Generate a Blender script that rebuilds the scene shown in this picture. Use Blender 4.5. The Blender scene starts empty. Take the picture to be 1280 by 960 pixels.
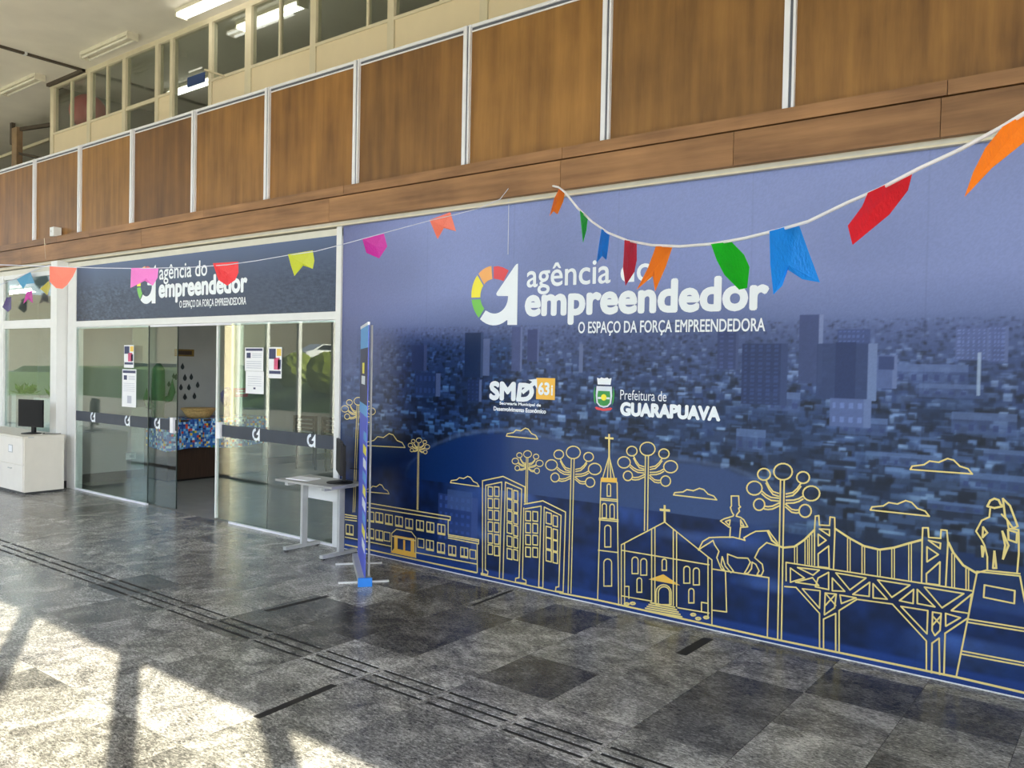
import bpy, math, random
import numpy as np
from mathutils import Vector, Matrix

random.seed(7)
rng = np.random.default_rng(11)
SC = bpy.context.scene
COL = SC.collection

# ------------------------------------------------------------------ camera
F_PX, CX, CY = 1040.0, 640.0, 480.0
YAW, PITCH, ROLL = math.radians(37.5295), math.radians(1.185), math.radians(1.0996)
CAM_D, CAM_H = 5.2671, 1.75          # metres from the shop front (plane y = 0), eye height


def cam_axes():
    cy, sy, cp, sp = math.cos(YAW), math.sin(YAW), math.cos(PITCH), math.sin(PITCH)
    fw = Vector((-sy * cp, cy * cp, -sp))
    r = Vector((cy, sy, 0))
    u = r.cross(fw)
    c, s = math.cos(ROLL), math.sin(ROLL)
    return c * r + s * u, -s * r + c * u, fw


AR, AU, AF = cam_axes()
CAM = Vector((0, -CAM_D, CAM_H))
cd = bpy.data.cameras.new('camera')
cd.sensor_width = 36
cd.lens = F_PX / 1280 * 36
cd.clip_start = 0.05
cd.clip_end = 500
cam = bpy.data.objects.new('camera', cd)
cam.matrix_world = Matrix(((AR.x, AU.x, -AF.x, CAM.x), (AR.y, AU.y, -AF.y, CAM.y), (AR.z, AU.z, -AF.z, CAM.z), (0, 0, 0, 1)))
COL.objects.link(cam)
SC.camera = cam


def ray(x, y):
    return AF + AR * ((x - CX) / F_PX) - AU * ((y - CY) / F_PX)


def onw(x, y, yy=0.0):                 # pixel -> point of the vertical plane y = yy
    d = ray(x, y)
    return CAM + d * ((yy + CAM_D) / d.y)


def onz(x, y, z=0.0):                  # pixel -> point of the horizontal plane
    d = ray(x, y)
    return CAM + d * ((z - CAM_H) / d.z)


def atd(x, y, depth):                  # pixel -> point at a depth along the view axis
    return CAM + ray(x, y) * depth


def pj(p):
    q = Vector(p) - CAM
    w = q.dot(AF)
    return CX + F_PX * q.dot(AR) / w, CY - F_PX * q.dot(AU) / w, w


# ------------------------------------------------------------------ world, sun, exposure
SUN_EL, SUN_AZ = math.radians(25.1), math.radians(60.6)
SKY_STRENGTH, SUN_STRENGTH, EXPOSURE = 0.34, 22.0, 0.42
world = bpy.data.worlds.new('sky')
SC.world = world
world.use_nodes = True
wn = world.node_tree.nodes
wl = world.node_tree.links
bg = wn['Background']
sky = wn.new('ShaderNodeTexSky')
sky.sky_type = 'NISHITA'
sky.sun_disc = False
sky.sun_elevation = SUN_EL
sky.sun_rotation = math.radians(180 - 60.6)
sky.air_density = 1.0
sky.dust_density = 1.5
hs = wn.new('ShaderNodeHueSaturation')
hs.inputs['Saturation'].default_value = 0.45
wl.new(sky.outputs[0], hs.inputs['Color'])
wb = wn.new('ShaderNodeMix')
wb.data_type = 'RGBA'
wb.blend_type = 'MULTIPLY'
wb.inputs[0].default_value = 1.0
wb.inputs[7].default_value = (0.90, 0.99, 1.13, 1)
wl.new(hs.outputs[0], wb.inputs[6])
wl.new(wb.outputs[2], bg.inputs['Color'])
bg.inputs['Strength'].default_value = SKY_STRENGTH

sd = bpy.data.lights.new('sun', 'SUN')
sd.energy = SUN_STRENGTH
sd.angle = math.radians(0.25)
sd.color = (1.0, 0.91, 0.70)
sun = bpy.data.objects.new('sun', sd)
sdir = Vector((-math.sin(SUN_AZ) * math.cos(SUN_EL), math.cos(SUN_AZ) * math.cos(SUN_EL), -math.sin(SUN_EL)))
sun.rotation_euler = sdir.to_track_quat('-Z', 'Y').to_euler()
sun.location = (12, -16, 12)
COL.objects.link(sun)

SC.view_settings.view_transform = 'Standard'
SC.view_settings.look = 'None'
SC.view_settings.gamma = 1
SC.view_settings.use_curve_mapping = False
SC.view_settings.exposure = EXPOSURE


# ------------------------------------------------------------------ materials
def lin(c):
    return tuple(((v / 255) / 12.92 if v / 255 <= 0.04045 else ((v / 255 + 0.055) / 1.055) ** 2.4) for v in c)


def L4(c):
    return (*lin(c), 1.0)


def nmat(name):
    m = bpy.data.materials.new(name)
    m.use_nodes = True
    return m, m.node_tree.nodes, m.node_tree.links, m.node_tree.nodes['Principled BSDF']


def mat(name, c, rough=0.5, metal=0.0, var=0.08, scale=9.0, spec=0.5, emit=0.0, stretch=(1, 1, 1), alpha=1.0, bump=0.0):
    m, n, l, p = nmat(name)
    p.inputs['Roughness'].default_value = rough
    p.inputs['Metallic'].default_value = metal
    p.inputs['Specular IOR Level'].default_value = spec
    p.inputs['Alpha'].default_value = alpha
    tc = n.new('ShaderNodeTexCoord')
    mp = n.new('ShaderNodeMapping')
    mp.inputs['Scale'].default_value = stretch
    nz = n.new('ShaderNodeTexNoise')
    nz.inputs['Scale'].default_value = scale
    nz.inputs['Detail'].default_value = 5
    rp = n.new('ShaderNodeValToRGB')
    a = lin(c)
    rp.color_ramp.elements[0].position = 0.3
    rp.color_ramp.elements[1].position = 0.7
    rp.color_ramp.elements[0].color = (*[v * (1 - var) for v in a], 1)
    rp.color_ramp.elements[1].color = (*[min(1, v * (1 + var)) for v in a], 1)
    l.new(tc.outputs['Object'], mp.inputs[0])
    l.new(mp.outputs[0], nz.inputs['Vector'])
    l.new(nz.outputs['Fac'], rp.inputs[0])
    l.new(rp.outputs[0], p.inputs['Base Color'])
    if bump:
        b = n.new('ShaderNodeBump')
        b.inputs['Strength'].default_value = bump
        b.inputs['Distance'].default_value = 0.01
        l.new(nz.outputs['Fac'], b.inputs['Height'])
        l.new(b.outputs[0], p.inputs['Normal'])
    if emit:
        p.inputs['Emission Color'].default_value = (*a, 1)
        p.inputs['Emission Strength'].default_value = emit
    return m


def attr_mat(name, rough=0.4, spec=0.5):
    m, n, l, p = nmat(name)
    a = n.new('ShaderNodeAttribute')
    a.attribute_name = 'Col'
    l.new(a.outputs['Color'], p.inputs['Base Color'])
    p.inputs['Roughness'].default_value = rough
    p.inputs['Specular IOR Level'].default_value = spec
    return m


def glass_mat(name, tint=(0.86, 0.92, 0.90), ior=1.5):
    m, n, l, p = nmat(name)
    n.remove(p)
    out = n['Material Output']
    g = n.new('ShaderNodeNewGeometry')
    mr = n.new('ShaderNodeMapRange')
    mr.inputs[3].default_value = ior
    mr.inputs[4].default_value = 1 / ior
    fr = n.new('ShaderNodeFresnel')
    tr = n.new('ShaderNodeBsdfTransparent')
    tr.inputs[0].default_value = (*tint, 1)
    gl = n.new('ShaderNodeBsdfGlossy')
    gl.inputs['Roughness'].default_value = 0.0
    gl.inputs['Color'].default_value = (0.95, 0.97, 0.96, 1)
    mx = n.new('ShaderNodeMixShader')
    l.new(g.outputs['Backfacing'], mr.inputs[0])
    l.new(mr.outputs[0], fr.inputs[0])
    l.new(fr.outputs[0], mx.inputs[0])
    l.new(tr.outputs[0], mx.inputs[1])
    l.new(gl.outputs[0], mx.inputs[2])
    l.new(mx.outputs[0], out.inputs[0])
    return m


def wood_mat(name, dark, light, grain, rough=0.45):
    m, n, l, p = nmat(name)
    p.inputs['Roughness'].default_value = rough
    tc = n.new('ShaderNodeTexCoord')
    oi = n.new('ShaderNodeObjectInfo')
    add = n.new('ShaderNodeVectorMath')
    sc = n.new('ShaderNodeVectorMath')
    sc.operation = 'SCALE'
    sc.inputs[3].default_value = 37.0
    cmb = n.new('ShaderNodeCombineXYZ')
    for i in range(3):
        l.new(oi.outputs['Random'], cmb.inputs[i])
    l.new(cmb.outputs[0], sc.inputs[0])
    l.new(tc.outputs['Object'], add.inputs[0])
    l.new(sc.outputs[0], add.inputs[1])
    mp = n.new('ShaderNodeMapping')
    mp.inputs['Scale'].default_value = grain
    l.new(add.outputs[0], mp.inputs[0])
    n1 = n.new('ShaderNodeTexNoise')
    n1.inputs['Scale'].default_value = 1.0
    n1.inputs['Detail'].default_value = 7
    n1.inputs['Roughness'].default_value = 0.62
    l.new(mp.outputs[0], n1.inputs['Vector'])
    n2 = n.new('ShaderNodeTexNoise')
    n2.inputs['Scale'].default_value = 1.7
    n2.inputs['Detail'].default_value = 3
    l.new(add.outputs[0], n2.inputs['Vector'])
    mx = n.new('ShaderNodeMix')
    mx.data_type = 'FLOAT'
    mx.inputs[0].default_value = 0.4
    l.new(n1.outputs['Fac'], mx.inputs[2])
    l.new(n2.outputs['Fac'], mx.inputs[3])
    rp = n.new('ShaderNodeValToRGB')
    rp.color_ramp.elements[0].position = 0.33
    rp.color_ramp.elements[1].position = 0.68
    rp.color_ramp.elements[0].color = L4(dark)
    rp.color_ramp.elements[1].color = L4(light)
    l.new(mx.outputs[0], rp.inputs[0])
    mul = n.new('ShaderNodeMix')
    mul.data_type = 'RGBA'
    mul.blend_type = 'MULTIPLY'
    mul.inputs[0].default_value = 1.0
    l.new(rp.outputs[0], mul.inputs[6])
    l.new(oi.outputs['Color'], mul.inputs[7])
    l.new(mul.outputs[2], p.inputs['Base Color'])
    return m


def granite_mat(name):
    m, n, l, p = nmat(name)
    tc = n.new('ShaderNodeTexCoord')
    oi = n.new('ShaderNodeObjectInfo')
    geo = n.new('ShaderNodeNewGeometry')
    off = n.new('ShaderNodeVectorMath')
    off.operation = 'SCALE'
    off.inputs[3].default_value = 11.0
    cmb = n.new('ShaderNodeCombineXYZ')
    for i in range(3):
        l.new(oi.outputs['Random'], cmb.inputs[i])
    l.new(cmb.outputs[0], off.inputs[0])
    add = n.new('ShaderNodeVectorMath')
    l.new(geo.outputs['Position'], add.inputs[0])
    l.new(off.outputs[0], add.inputs[1])
    mp = n.new('ShaderNodeMapping')
    mp.inputs['Rotation'].default_value = (0, 0, math.radians(25))
    mp.inputs['Scale'].default_value = (42, 95, 1)
    l.new(add.outputs[0], mp.inputs[0])
    n1 = n.new('ShaderNodeTexNoise')
    n1.inputs['Scale'].default_value = 1.0
    n1.inputs['Detail'].default_value = 5
    n1.inputs['Roughness'].default_value = 0.7
    n1.inputs['Distortion'].default_value = 0.8
    l.new(mp.outputs[0], n1.inputs['Vector'])
    n2 = n.new('ShaderNodeTexNoise')
    n2.inputs['Scale'].default_value = 3.0
    n2.inputs['Detail'].default_value = 6
    n2.inputs['Distortion'].default_value = 1.6
    l.new(add.outputs[0], n2.inputs['Vector'])
    mx = n.new('ShaderNodeMix')
    mx.data_type = 'FLOAT'
    mx.inputs[0].default_value = 0.35
    l.new(n1.outputs['Fac'], mx.inputs[2])
    l.new(n2.outputs['Fac'], mx.inputs[3])
    rp = n.new('ShaderNodeValToRGB')
    e = rp.color_ramp.elements
    e[0].position = 0.38
    e[0].color = L4((58, 59, 60))
    e[1].position = 0.62
    e[1].color = L4((200, 200, 197))
    k = e.new(0.5)
    k.color = L4((126, 126, 124))
    l.new(mx.outputs[0], rp.inputs[0])
    mul = n.new('ShaderNodeMix')
    mul.data_type = 'RGBA'
    mul.blend_type = 'MULTIPLY'
    mul.inputs[0].default_value = 1.0
    l.new(rp.outputs[0], mul.inputs[6])
    l.new(oi.outputs['Color'], mul.inputs[7])
    l.new(mul.outputs[2], p.inputs['Base Color'])
    rr = n.new('ShaderNodeMapRange')
    rr.inputs[3].default_value = 0.12
    rr.inputs[4].default_value = 0.30
    l.new(n2.outputs['Fac'], rr.inputs[0])
    l.new(rr.outputs[0], p.inputs['Roughness'])
    b = n.new('ShaderNodeBump')
    b.inputs['Strength'].default_value = 0.10
    b.inputs['Distance'].default_value = 0.004
    l.new(n1.outputs['Fac'], b.inputs['Height'])
    l.new(b.outputs[0], p.inputs['Normal'])
    return m


M = {}
M['granite'] = granite_mat('granite')
M['ceiling'] = mat('ceiling_plaster', (236, 231, 218), 0.8, var=0.05, scale=2.0)
M['wall'] = mat('grey_wall', (172, 173, 174), 0.7, var=0.04, scale=3.0)
M['darkskirt'] = mat('dark_skirting', (60, 62, 64), 0.5)
M['cream'] = mat('cream_panel', (238, 222, 190), 0.5, var=0.03, scale=3.0)
M['creamframe'] = mat('cream_frame', (226, 216, 190), 0.45, var=0.03)
M['white'] = mat('white_metal', (226, 228, 228), 0.4, var=0.02)
M['beam'] = mat('painted_beam', (214, 212, 200), 0.5, var=0.04)
M['alu'] = mat('aluminium', (234, 236, 244), 0.38, metal=0.05, var=0.03)
M['alud'] = mat('aluminium_groove', (104, 108, 120), 0.4, metal=0.4)
M['panelwood'] = wood_mat('panel_wood', (108, 72, 30), (170, 122, 62), (9, 9, 0.7), 0.5)
M['beamwood'] = wood_mat('plank_wood', (116, 82, 52), (182, 136, 92), (0.9, 9, 13), 0.55)
M['glass'] = glass_mat('clear_glass')
M['glassup'] = glass_mat('upper_glass', (0.86, 0.89, 0.87))
M['mural'] = attr_mat('vinyl_print', 0.38, 0.35)
M['print'] = attr_mat('paper_print', 0.6, 0.3)
M['whiteprint'] = mat('white_vinyl', (236, 243, 250), 0.4, var=0.01)
M['gold'] = mat('yellow_vinyl', (228, 210, 134), 0.4, var=0.03)
M['goldfill'] = mat('amber_vinyl', (238, 190, 80), 0.4, var=0.03)
M['black'] = mat('black_plastic', (20, 21, 24), 0.5, spec=0.3)
M['display'] = mat('dark_display', (14, 15, 18), 0.55, spec=0.25)
M['chairblack'] = mat('chair_plastic', (20, 20, 22), 0.5)
M['greymetal'] = mat('grey_metal', (182, 185, 186), 0.4, metal=0.1)
M['greytop'] = mat('grey_laminate', (160, 161, 160), 0.45)
M['cab'] = mat('cabinet_laminate', (222, 218, 208), 0.5, var=0.02)
M['cabfront'] = mat('cabinet_front', (228, 225, 218), 0.5, var=0.02)
M['paper'] = mat('paper', (236, 238, 242), 0.7, var=0.01)
M['tube'] = mat('lit_tube', (255, 252, 244), 0.4, emit=3.5)
M['tubein'] = mat('lit_tube_inside', (255, 252, 244), 0.4, emit=42.0)  # emission raised to brighten the walls inside
M['tubeoff'] = mat('unlit_tube', (240, 236, 222), 0.3)
M['fixture'] = mat('fixture_enamel', (232, 226, 208), 0.4)
M['conduit'] = mat('dark_conduit', (84, 74, 64), 0.6)
M['intfloor'] = mat('inside_floor', (140, 140, 138), 0.25, var=0.06, scale=5)
M['intceil'] = mat('inside_ceiling', (212, 212, 208), 0.8)
M['darkwood'] = mat('dark_wood', (58, 42, 34), 0.4, var=0.3, scale=4, stretch=(20, 20, 1))
M['string'] = mat('white_cord', (238, 236, 240), 0.6)
M['line'] = mat('nylon_line', (206, 210, 226), 0.3)
M['tape'] = mat('clear_tape', (216, 206, 200), 0.2)
M['leafg'] = mat('leaf_green', (76, 112, 52), 0.6, var=0.4, scale=30)
M['hedge'] = mat('hedge_leaf', (124, 138, 40), 0.7, var=0.5, scale=22)
M['pave'] = mat('outside_paving', (120, 116, 106), 0.8, var=0.1)
M['asphalt'] = mat('asphalt', (90, 90, 92), 0.9, var=0.1)
M['grass'] = mat('grass_bank', (70, 92, 40), 0.9, var=0.3, scale=14)
M['darkhedge'] = mat('dark_hedge', (58, 74, 40), 0.9, var=.4, scale=6)
M['carpaint'] = mat('car_paint', (236, 238, 240), 0.2)
M['cglass'] = mat('car_glass', (30, 36, 42), 0.1)
M['rubber'] = mat('rubber', (22, 22, 22), 0.8)
M['outwall'] = mat('outside_wall', (92, 88, 78), 0.8, var=0.06)
M['railwood'] = mat('rail_wood', (150, 124, 96), 0.6, var=0.15)


# ------------------------------------------------------------------ mesh helpers
class MB:
    def __init__(s):
        s.v, s.f = [], []

    def add(s, vs, fs):
        o = len(s.v)
        s.v += [tuple(p) for p in vs]
        s.f += [tuple(i + o for i in f) for f in fs]
        return s

    def box(s, x0, x1, y0, y1, z0, z1):
        vs = [(x0, y0, z0), (x1, y0, z0), (x1, y1, z0), (x0, y1, z0), (x0, y0, z1), (x1, y0, z1), (x1, y1, z1), (x0, y1, z1)]
        return s.add(vs, [(0, 3, 2, 1), (4, 5, 6, 7), (0, 1, 5, 4), (1, 2, 6, 5), (2, 3, 7, 6), (3, 0, 4, 7)])

    def obox(s, c, ax, ay, az):          # oriented box: centre and three half-extent vectors
        c, ax, ay, az = map(Vector, (c, ax, ay, az))
        vs = [c + ax * i + ay * j + az * k for k in (-1, 1) for (i, j) in ((-1, -1), (1, -1), (1, 1), (-1, 1))]
        return s.add(vs, [(0, 3, 2, 1), (4, 5, 6, 7), (0, 1, 5, 4), (1, 2, 6, 5), (2, 3, 7, 6), (3, 0, 4, 7)])

    def bar(s, a, b, w, h=None, up=(0, 0, 1)):
        a, b = Vector(a), Vector(b)
        h = h or w
        d = (b - a)
        n = d.normalized()
        up = Vector(up)
        if abs(n.dot(up)) > 0.95:
            up = Vector((1, 0, 0))
        sd_ = n.cross(up).normalized()
        u2 = sd_.cross(n)
        return s.obox((a + b) / 2, d / 2, sd_ * (w / 2), u2 * (h / 2))

    def tube(s, pts, r, n=8, cap=True):
        pts = [Vector(p) for p in pts]
        rr = r if isinstance(r, (list, tuple)) else [r] * len(pts)
        base = len(s.v)
        ref = Vector((0, 0, 1))
        t0 = (pts[1] - pts[0]).normalized()
        if abs(t0.dot(ref)) > 0.9:
            ref = Vector((1, 0, 0))
        for i, p in enumerate(pts):
            t = (pts[min(i + 1, len(pts) - 1)] - pts[max(i - 1, 0)]).normalized()
            a = t.cross(ref).normalized()
            b = t.cross(a)
            for k in range(n):
                an = 2 * math.pi * k / n
                s.v.append(tuple(p + (a * math.cos(an) + b * math.sin(an)) * rr[i]))
        for i in range(len(pts) - 1):
            for k in range(n):
                k2 = (k + 1) % n
                s.f.append((base + i * n + k, base + i * n + k2, base + (i + 1) * n + k2, base + (i + 1) * n + k))
        if cap:
            s.f.append(tuple(base + k for k in range(n))[::-1])
            s.f.append(tuple(base + (len(pts) - 1) * n + k for k in range(n)))
        return s

    def lathe(s, c, prof, n=20):         # prof: list of (radius, z)
        c = Vector(c)
        base = len(s.v)
        for r, z in prof:
            for k in range(n):
                an = 2 * math.pi * k / n
                s.v.append((c.x + r * math.cos(an), c.y + r * math.sin(an), c.z + z))
        for i in range(len(prof) - 1):
            for k in range(n):
                k2 = (k + 1) % n
                s.f.append((base + i * n + k, base + i * n + k2, base + (i + 1) * n + k2, base + (i + 1) * n + k))
        s.f.append(tuple(base + k for k in range(n))[::-1])
        s.f.append(tuple(base + (len(prof) - 1) * n + k for k in range(n)))
        return s

    def prism(s, poly, d):               # poly of 3-D points extruded by vector d
        d = Vector(d)
        n = len(poly)
        vs = [Vector(p) for p in poly] + [Vector(p) + d for p in poly]
        return s.add(vs, [tuple(range(n))[::-1], tuple(range(n, 2 * n))] + [(i, (i + 1) % n, n + (i + 1) % n, n + i) for i in range(n)])

    def blob(s, c, rx, ry, rz, n=14, m=9, noise=0.0):
        c = Vector(c)
        base = len(s.v)
        for i in range(m + 1):
            th = math.pi * i / m
            for k in range(n):
                an = 2 * math.pi * k / n
                q = 1 + noise * (random.random() - 0.5)
                s.v.append((c.x + rx * q * math.sin(th) * math.cos(an), c.y + ry * q * math.sin(th) * math.sin(an), c.z - rz * q * math.cos(th)))
        for i in range(m):
            for k in range(n):
                k2 = (k + 1) % n
                s.f.append((base + i * n + k, base + i * n + k2, base + (i + 1) * n + k2, base + (i + 1) * n + k))
        return s

    def build(s, name, material, parent=None, smooth=False):
        P = WPOS[parent.name] if parent else None
        if P is None:
            xs, ys, zs = zip(*s.v)
            P = Vector(((min(xs) + max(xs)) / 2, (min(ys) + max(ys)) / 2, min(zs)))
            loc = P
        else:
            loc = Vector((0, 0, 0))
        me = bpy.data.meshes.new(name)
        me.from_pydata([(a - P.x, b - P.y, c - P.z) for a, b, c in s.v], [], s.f)
        me.materials.append(M[material] if isinstance(material, str) else material)
        if smooth:
            me.polygons.foreach_set('use_smooth', [True] * len(me.polygons))
        me.update()
        o = bpy.data.objects.new(name, me)
        o.location = loc
        COL.objects.link(o)
        if parent:
            o.parent = parent
        WPOS[o.name] = P
        return o


WPOS = {}


def tag(o, label=None, cat=None, group=None, kind=None):
    if label:
        o['label'] = label
    if cat:
        o['category'] = cat
    if group:
        o['group'] = group
    if kind:
        o['kind'] = kind
    return o


def empty(name, loc, label=None, cat=None, group=None, kind=None):
    o = bpy.data.objects.new(name, None)
    o.empty_display_size = 0.1
    o.location = loc
    COL.objects.link(o)
    WPOS[o.name] = Vector(loc)
    return tag(o, label, cat, group, kind)


def struct(o, label=None):
    if o.parent is None:
        o['kind'] = 'structure'
        if label:
            o['label'] = label
            o['category'] = o.name.split('_')[0].split('.')[0]
    return o


def bx(name, m, parent, *b):
    return MB().box(*b).build(name, m, parent)


# ------------------------------------------------------------------ floor
Y_FRONT, CEIL = -8.4, 6.0
floor = struct(bx('floor', 'granite', None, -24, 14, Y_FRONT - 0.3, 0.0, -0.2, -0.006), 'polished grey granite paving of the gallery floor')
floor.color = (0.8, 0.8, 0.8, 1)
TS, JX, JY = 0.5, -3.46, -0.19
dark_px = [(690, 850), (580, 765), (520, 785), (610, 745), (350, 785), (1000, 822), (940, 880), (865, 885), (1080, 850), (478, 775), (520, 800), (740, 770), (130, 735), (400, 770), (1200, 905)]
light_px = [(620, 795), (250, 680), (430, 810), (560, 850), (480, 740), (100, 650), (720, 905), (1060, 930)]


def cell(p):
    return (math.floor((p.x - JX) / TS), math.floor((p.y - JY) / TS))


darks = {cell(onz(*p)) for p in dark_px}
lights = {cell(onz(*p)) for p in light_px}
tile_me = None
groove_me = None
G = 0.0015


def tile_mesh(boxes, name):
    mb = MB()
    for b in boxes:
        mb.box(*b, -0.006, 0.0)
    me = bpy.data.meshes.new(name)
    me.from_pydata(mb.v, [], mb.f)
    me.materials.append(M['granite'])
    me.update()
    return me


tile_me = tile_mesh([(G, TS - G, G, TS - G)], 'tile')
# three pairs of sunk guide lines: the tile of that row is cut into bars with bridges at both ends
ys = [G, 0.062, 0.092, 0.147, 0.177, 0.232, 0.262, TS - G]
bars = [(G, TS - G, ys[i], ys[i + 1]) for i in range(0, 8, 2)]
bars += [(G, 0.02, ys[i], ys[i + 1]) for i in range(1, 7, 2)] + [(TS - 0.02, TS - G, ys[i], ys[i + 1]) for i in range(1, 7, 2)]
groove_me = tile_mesh(bars, 'guide_tile')
for i in range(-26, 9):
    for j in range(-10, 1):
        x0, y0 = JX + i * TS, JY + j * TS
        if y0 > -0.01:
            continue
        vis = False
        for (a, b) in ((0, 0), (1, 0), (0, 1), (1, 1), (.5, .5)):
            px, py, w = pj((x0 + a * TS, y0 + b * TS, 0))
            if w > 0.5 and -25 < px < 1305 and py < 985:
                vis = True
        if not vis:
            continue
        guide = (j == -4)
        top_row = y0 + TS > -0.001
        if top_row:
            me = tile_mesh([(G, TS - G, G, -y0 - 0.002)], 'edge_tile') if 'edge_me' not in globals() else edge_me
            edge_me = me
        else:
            me = groove_me if guide else tile_me
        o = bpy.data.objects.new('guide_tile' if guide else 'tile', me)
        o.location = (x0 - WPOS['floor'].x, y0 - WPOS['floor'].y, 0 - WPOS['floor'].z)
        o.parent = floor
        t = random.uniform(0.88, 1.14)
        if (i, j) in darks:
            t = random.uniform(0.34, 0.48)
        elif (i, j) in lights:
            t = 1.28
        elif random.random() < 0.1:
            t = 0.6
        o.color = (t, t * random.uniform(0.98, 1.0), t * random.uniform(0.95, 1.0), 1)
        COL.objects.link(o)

M['bed'] = mat('groove_bed', (30, 30, 30), 0.7)
bx('groove_bed', 'bed', floor, -16, 2, JY - 4 * TS + .05, JY - 4 * TS + .29, -0.0062, -0.0045)

for (a, b, w) in (((320, 897), (418, 856), .05), ((332, 764), (410, 745), .05), ((851, 818), (886, 798), .07), ((590, 757), (640, 738), .03)):
    MB().bar(onz(*a) + Vector((0, 0, -.001)), onz(*b) + Vector((0, 0, -.001)), w, .003).build('dark_joint', 'bed', floor)

# ------------------------------------------------------------------ shell: ceiling, far walls, open front with posts
struct(bx('ceiling', 'ceiling', None, -24, 14, Y_FRONT - 0.3, 7.0, CEIL, CEIL + 0.2), 'cream plaster ceiling over the gallery')
struct(bx('wall_left', 'wall', None, -24.2, -24, 0.0, 7.0, -0.2, CEIL))
struct(bx('wall_right', 'wall', None, 14, 14.2, Y_FRONT - 0.3, 7.0, -0.2, CEIL))
struct(bx('wall_back', 'wall', None, -24, 14, 7.0, 7.2, -0.2, CEIL))
front = struct(bx('wall_front', 'beam', None, -24, 14, Y_FRONT - 0.15, Y_FRONT, 5.5, CEIL))
post_me = None
for k in range(-19, 8):
    x = 4.03 + 1.345 * k
    bx('post', 'white', front, x - 0.045, x + 0.045, Y_FRONT - 0.1, Y_FRONT, 0.0, 5.5)

M['pillar'] = mat('cream_pillar', (232, 220, 190), 0.7, var=.04)
p = onw(279.5, 480, -Y_FRONT + .25)
bx('pillar', 'pillar', front, p.x - .2, p.x + .2, -p.y - .2, -p.y + .2, 0.0, 5.5)

# ------------------------------------------------------------------ timber parapet of the upper floor
PX = [-1.88 + 1.345 * k for k in range(-9, 4)]
par = struct(empty('wall_upper', (-6, 0, 3.1)), 'timber clad parapet with metal cover strips above the shop fronts')
par['category'] = 'wall'
bx('core', 'beam', par, -22, 8, 0.02, 0.14, 3.12, 4.50)
tones = {0: (0.95, .9, .85), 1: (.9, .88, .85), 2: (1.0, 1, .95), 3: (.62, .56, .52), 4: (1.0, .98, .92), 5: (.97, .93, .82), 6: (.74, .72, .7), 7: (.98, .98, .9), 8: (.78, .78, .76), 9: (.9, .9, .85), 10: (.9, .85, .8), 11: (1, .95, .9)}
pwood = None
for k in range(len(PX) - 1):
    o = bx('panel', 'panelwood', par, PX[k] + 0.02, PX[k + 1] - 0.02, -0.012, 0.02, 3.40, 4.50)
    o.color = (*tones[k], 1)
o = bx('panel', 'panelwood', par, PX[0] - 6, PX[0] - 0.02, -0.012, 0.02, 3.40, 4.50)
for x in PX:
    st = MB().box(x - 0.004, x + 0.045, -0.030, 0.0, 3.415, 4.552)
    so = st.build('cover_strip', 'alud', par)
    MB().box(x - 0.022, x + 0.014, -0.040, 0.0, 3.41, 4.556).box(x + 0.034, x + 0.050, -0.040, 0.0, 3.41, 4.556).build('fin', 'alu', so)
rail = MB().box(-22, 8, -0.025, 0.15, 4.535, 4.56).box(-22, 8, -0.018, 0.0, 4.50, 4.512).build('top_rail', 'alu', par)
bx('rail_web', 'alud', rail, -22, 8, -0.012, 0.02, 4.50, 4.54)
# planks of the edge beam, two courses with butt joints
for (z0, z1, yf, js) in ((3.318, 3.402, -0.083, [-22, -15.2, -11.8, -10.9, -8.3, -6.0, -3.55, -0.95, 1.5, 8]), (3.088, 3.306, -0.085, [-22, -14.6, -12.9, -9.6, -6.2, -3.56, -2.2, -0.98, 3.2, 8])):
    for a, b in zip(js[:-1], js[1:]):
        o = bx('plank', 'beamwood', par, a + 0.002, b - 0.002, yf, 0.02, z0, z1)
        t = random.uniform(0.72, 1.0)
        o.color = (t, t * .97, t * .93, 1)

# painted steel lintel above shop fronts and mural
lint = struct(bx('trim_1', 'beam', None, -22, 8, -0.03, 0.12, 3.045, 3.104), 'painted steel lintel running under the timber edge beam')
bx('lower_flange', 'beam', lint, -22, -6.09, -0.010, 0.10, 2.955, 3.03)
bx('lip', 'creamframe', lint, -22, 8, -0.045, -0.03, 3.045, 3.058)

# ------------------------------------------------------------------ mural on the right half of the front
MX0, MX1, MZ1 = -6.085, 1.7, 3.045
struct(bx('wall_front_core', 'wall', None, MX0, 8.0, 0.004, 0.15, 0, 3.045))
NX, NZ = 900, 355
gx = np.linspace(MX0, MX1, NX)
gz = np.linspace(0.0, MZ1, NZ)
GX, GZ = np.meshgrid(gx, gz)
IMG = np.zeros((NZ, NX, 3))


def smooth_noise(cx_, cz_, seed):
    r = np.random.default_rng(seed)
    a = r.random((cz_ + 2, cx_ + 2))
    u = np.linspace(0, cx_ + 0.999, NX)
    v = np.linspace(0, cz_ + 0.999, NZ)
    iu, iv = u.astype(int), v.astype(int)
    fu, fv = u - iu, v - iv
    fu = fu * fu * (3 - 2 * fu)
    fv = fv * fv * (3 - 2 * fv)
    A = a[iv][:, iu]
    B = a[iv][:, np.minimum(iu + 1, cx_ + 1)]
    C = a[np.minimum(iv + 1, cz_ + 1)][:, iu]
    D = a[np.minimum(iv + 1, cz_ + 1)][:, np.minimum(iu + 1, cx_ + 1)]
    fu, fv = fu[None, :], fv[:, None]
    return (A * (1 - fu) + B * fu) * (1 - fv) + (C * (1 - fu) + D * fu) * fv


def rampc(t, stops):
    out = np.zeros(t.shape + (3,))
    ps = [s_[0] for s_ in stops]
    for c in range(3):
        out[..., c] = np.interp(t, ps, [s_[1][c] for s_ in stops])
    return out


def px2(x, y):
    p = onw(x, y)
    return p.x, p.z


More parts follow.
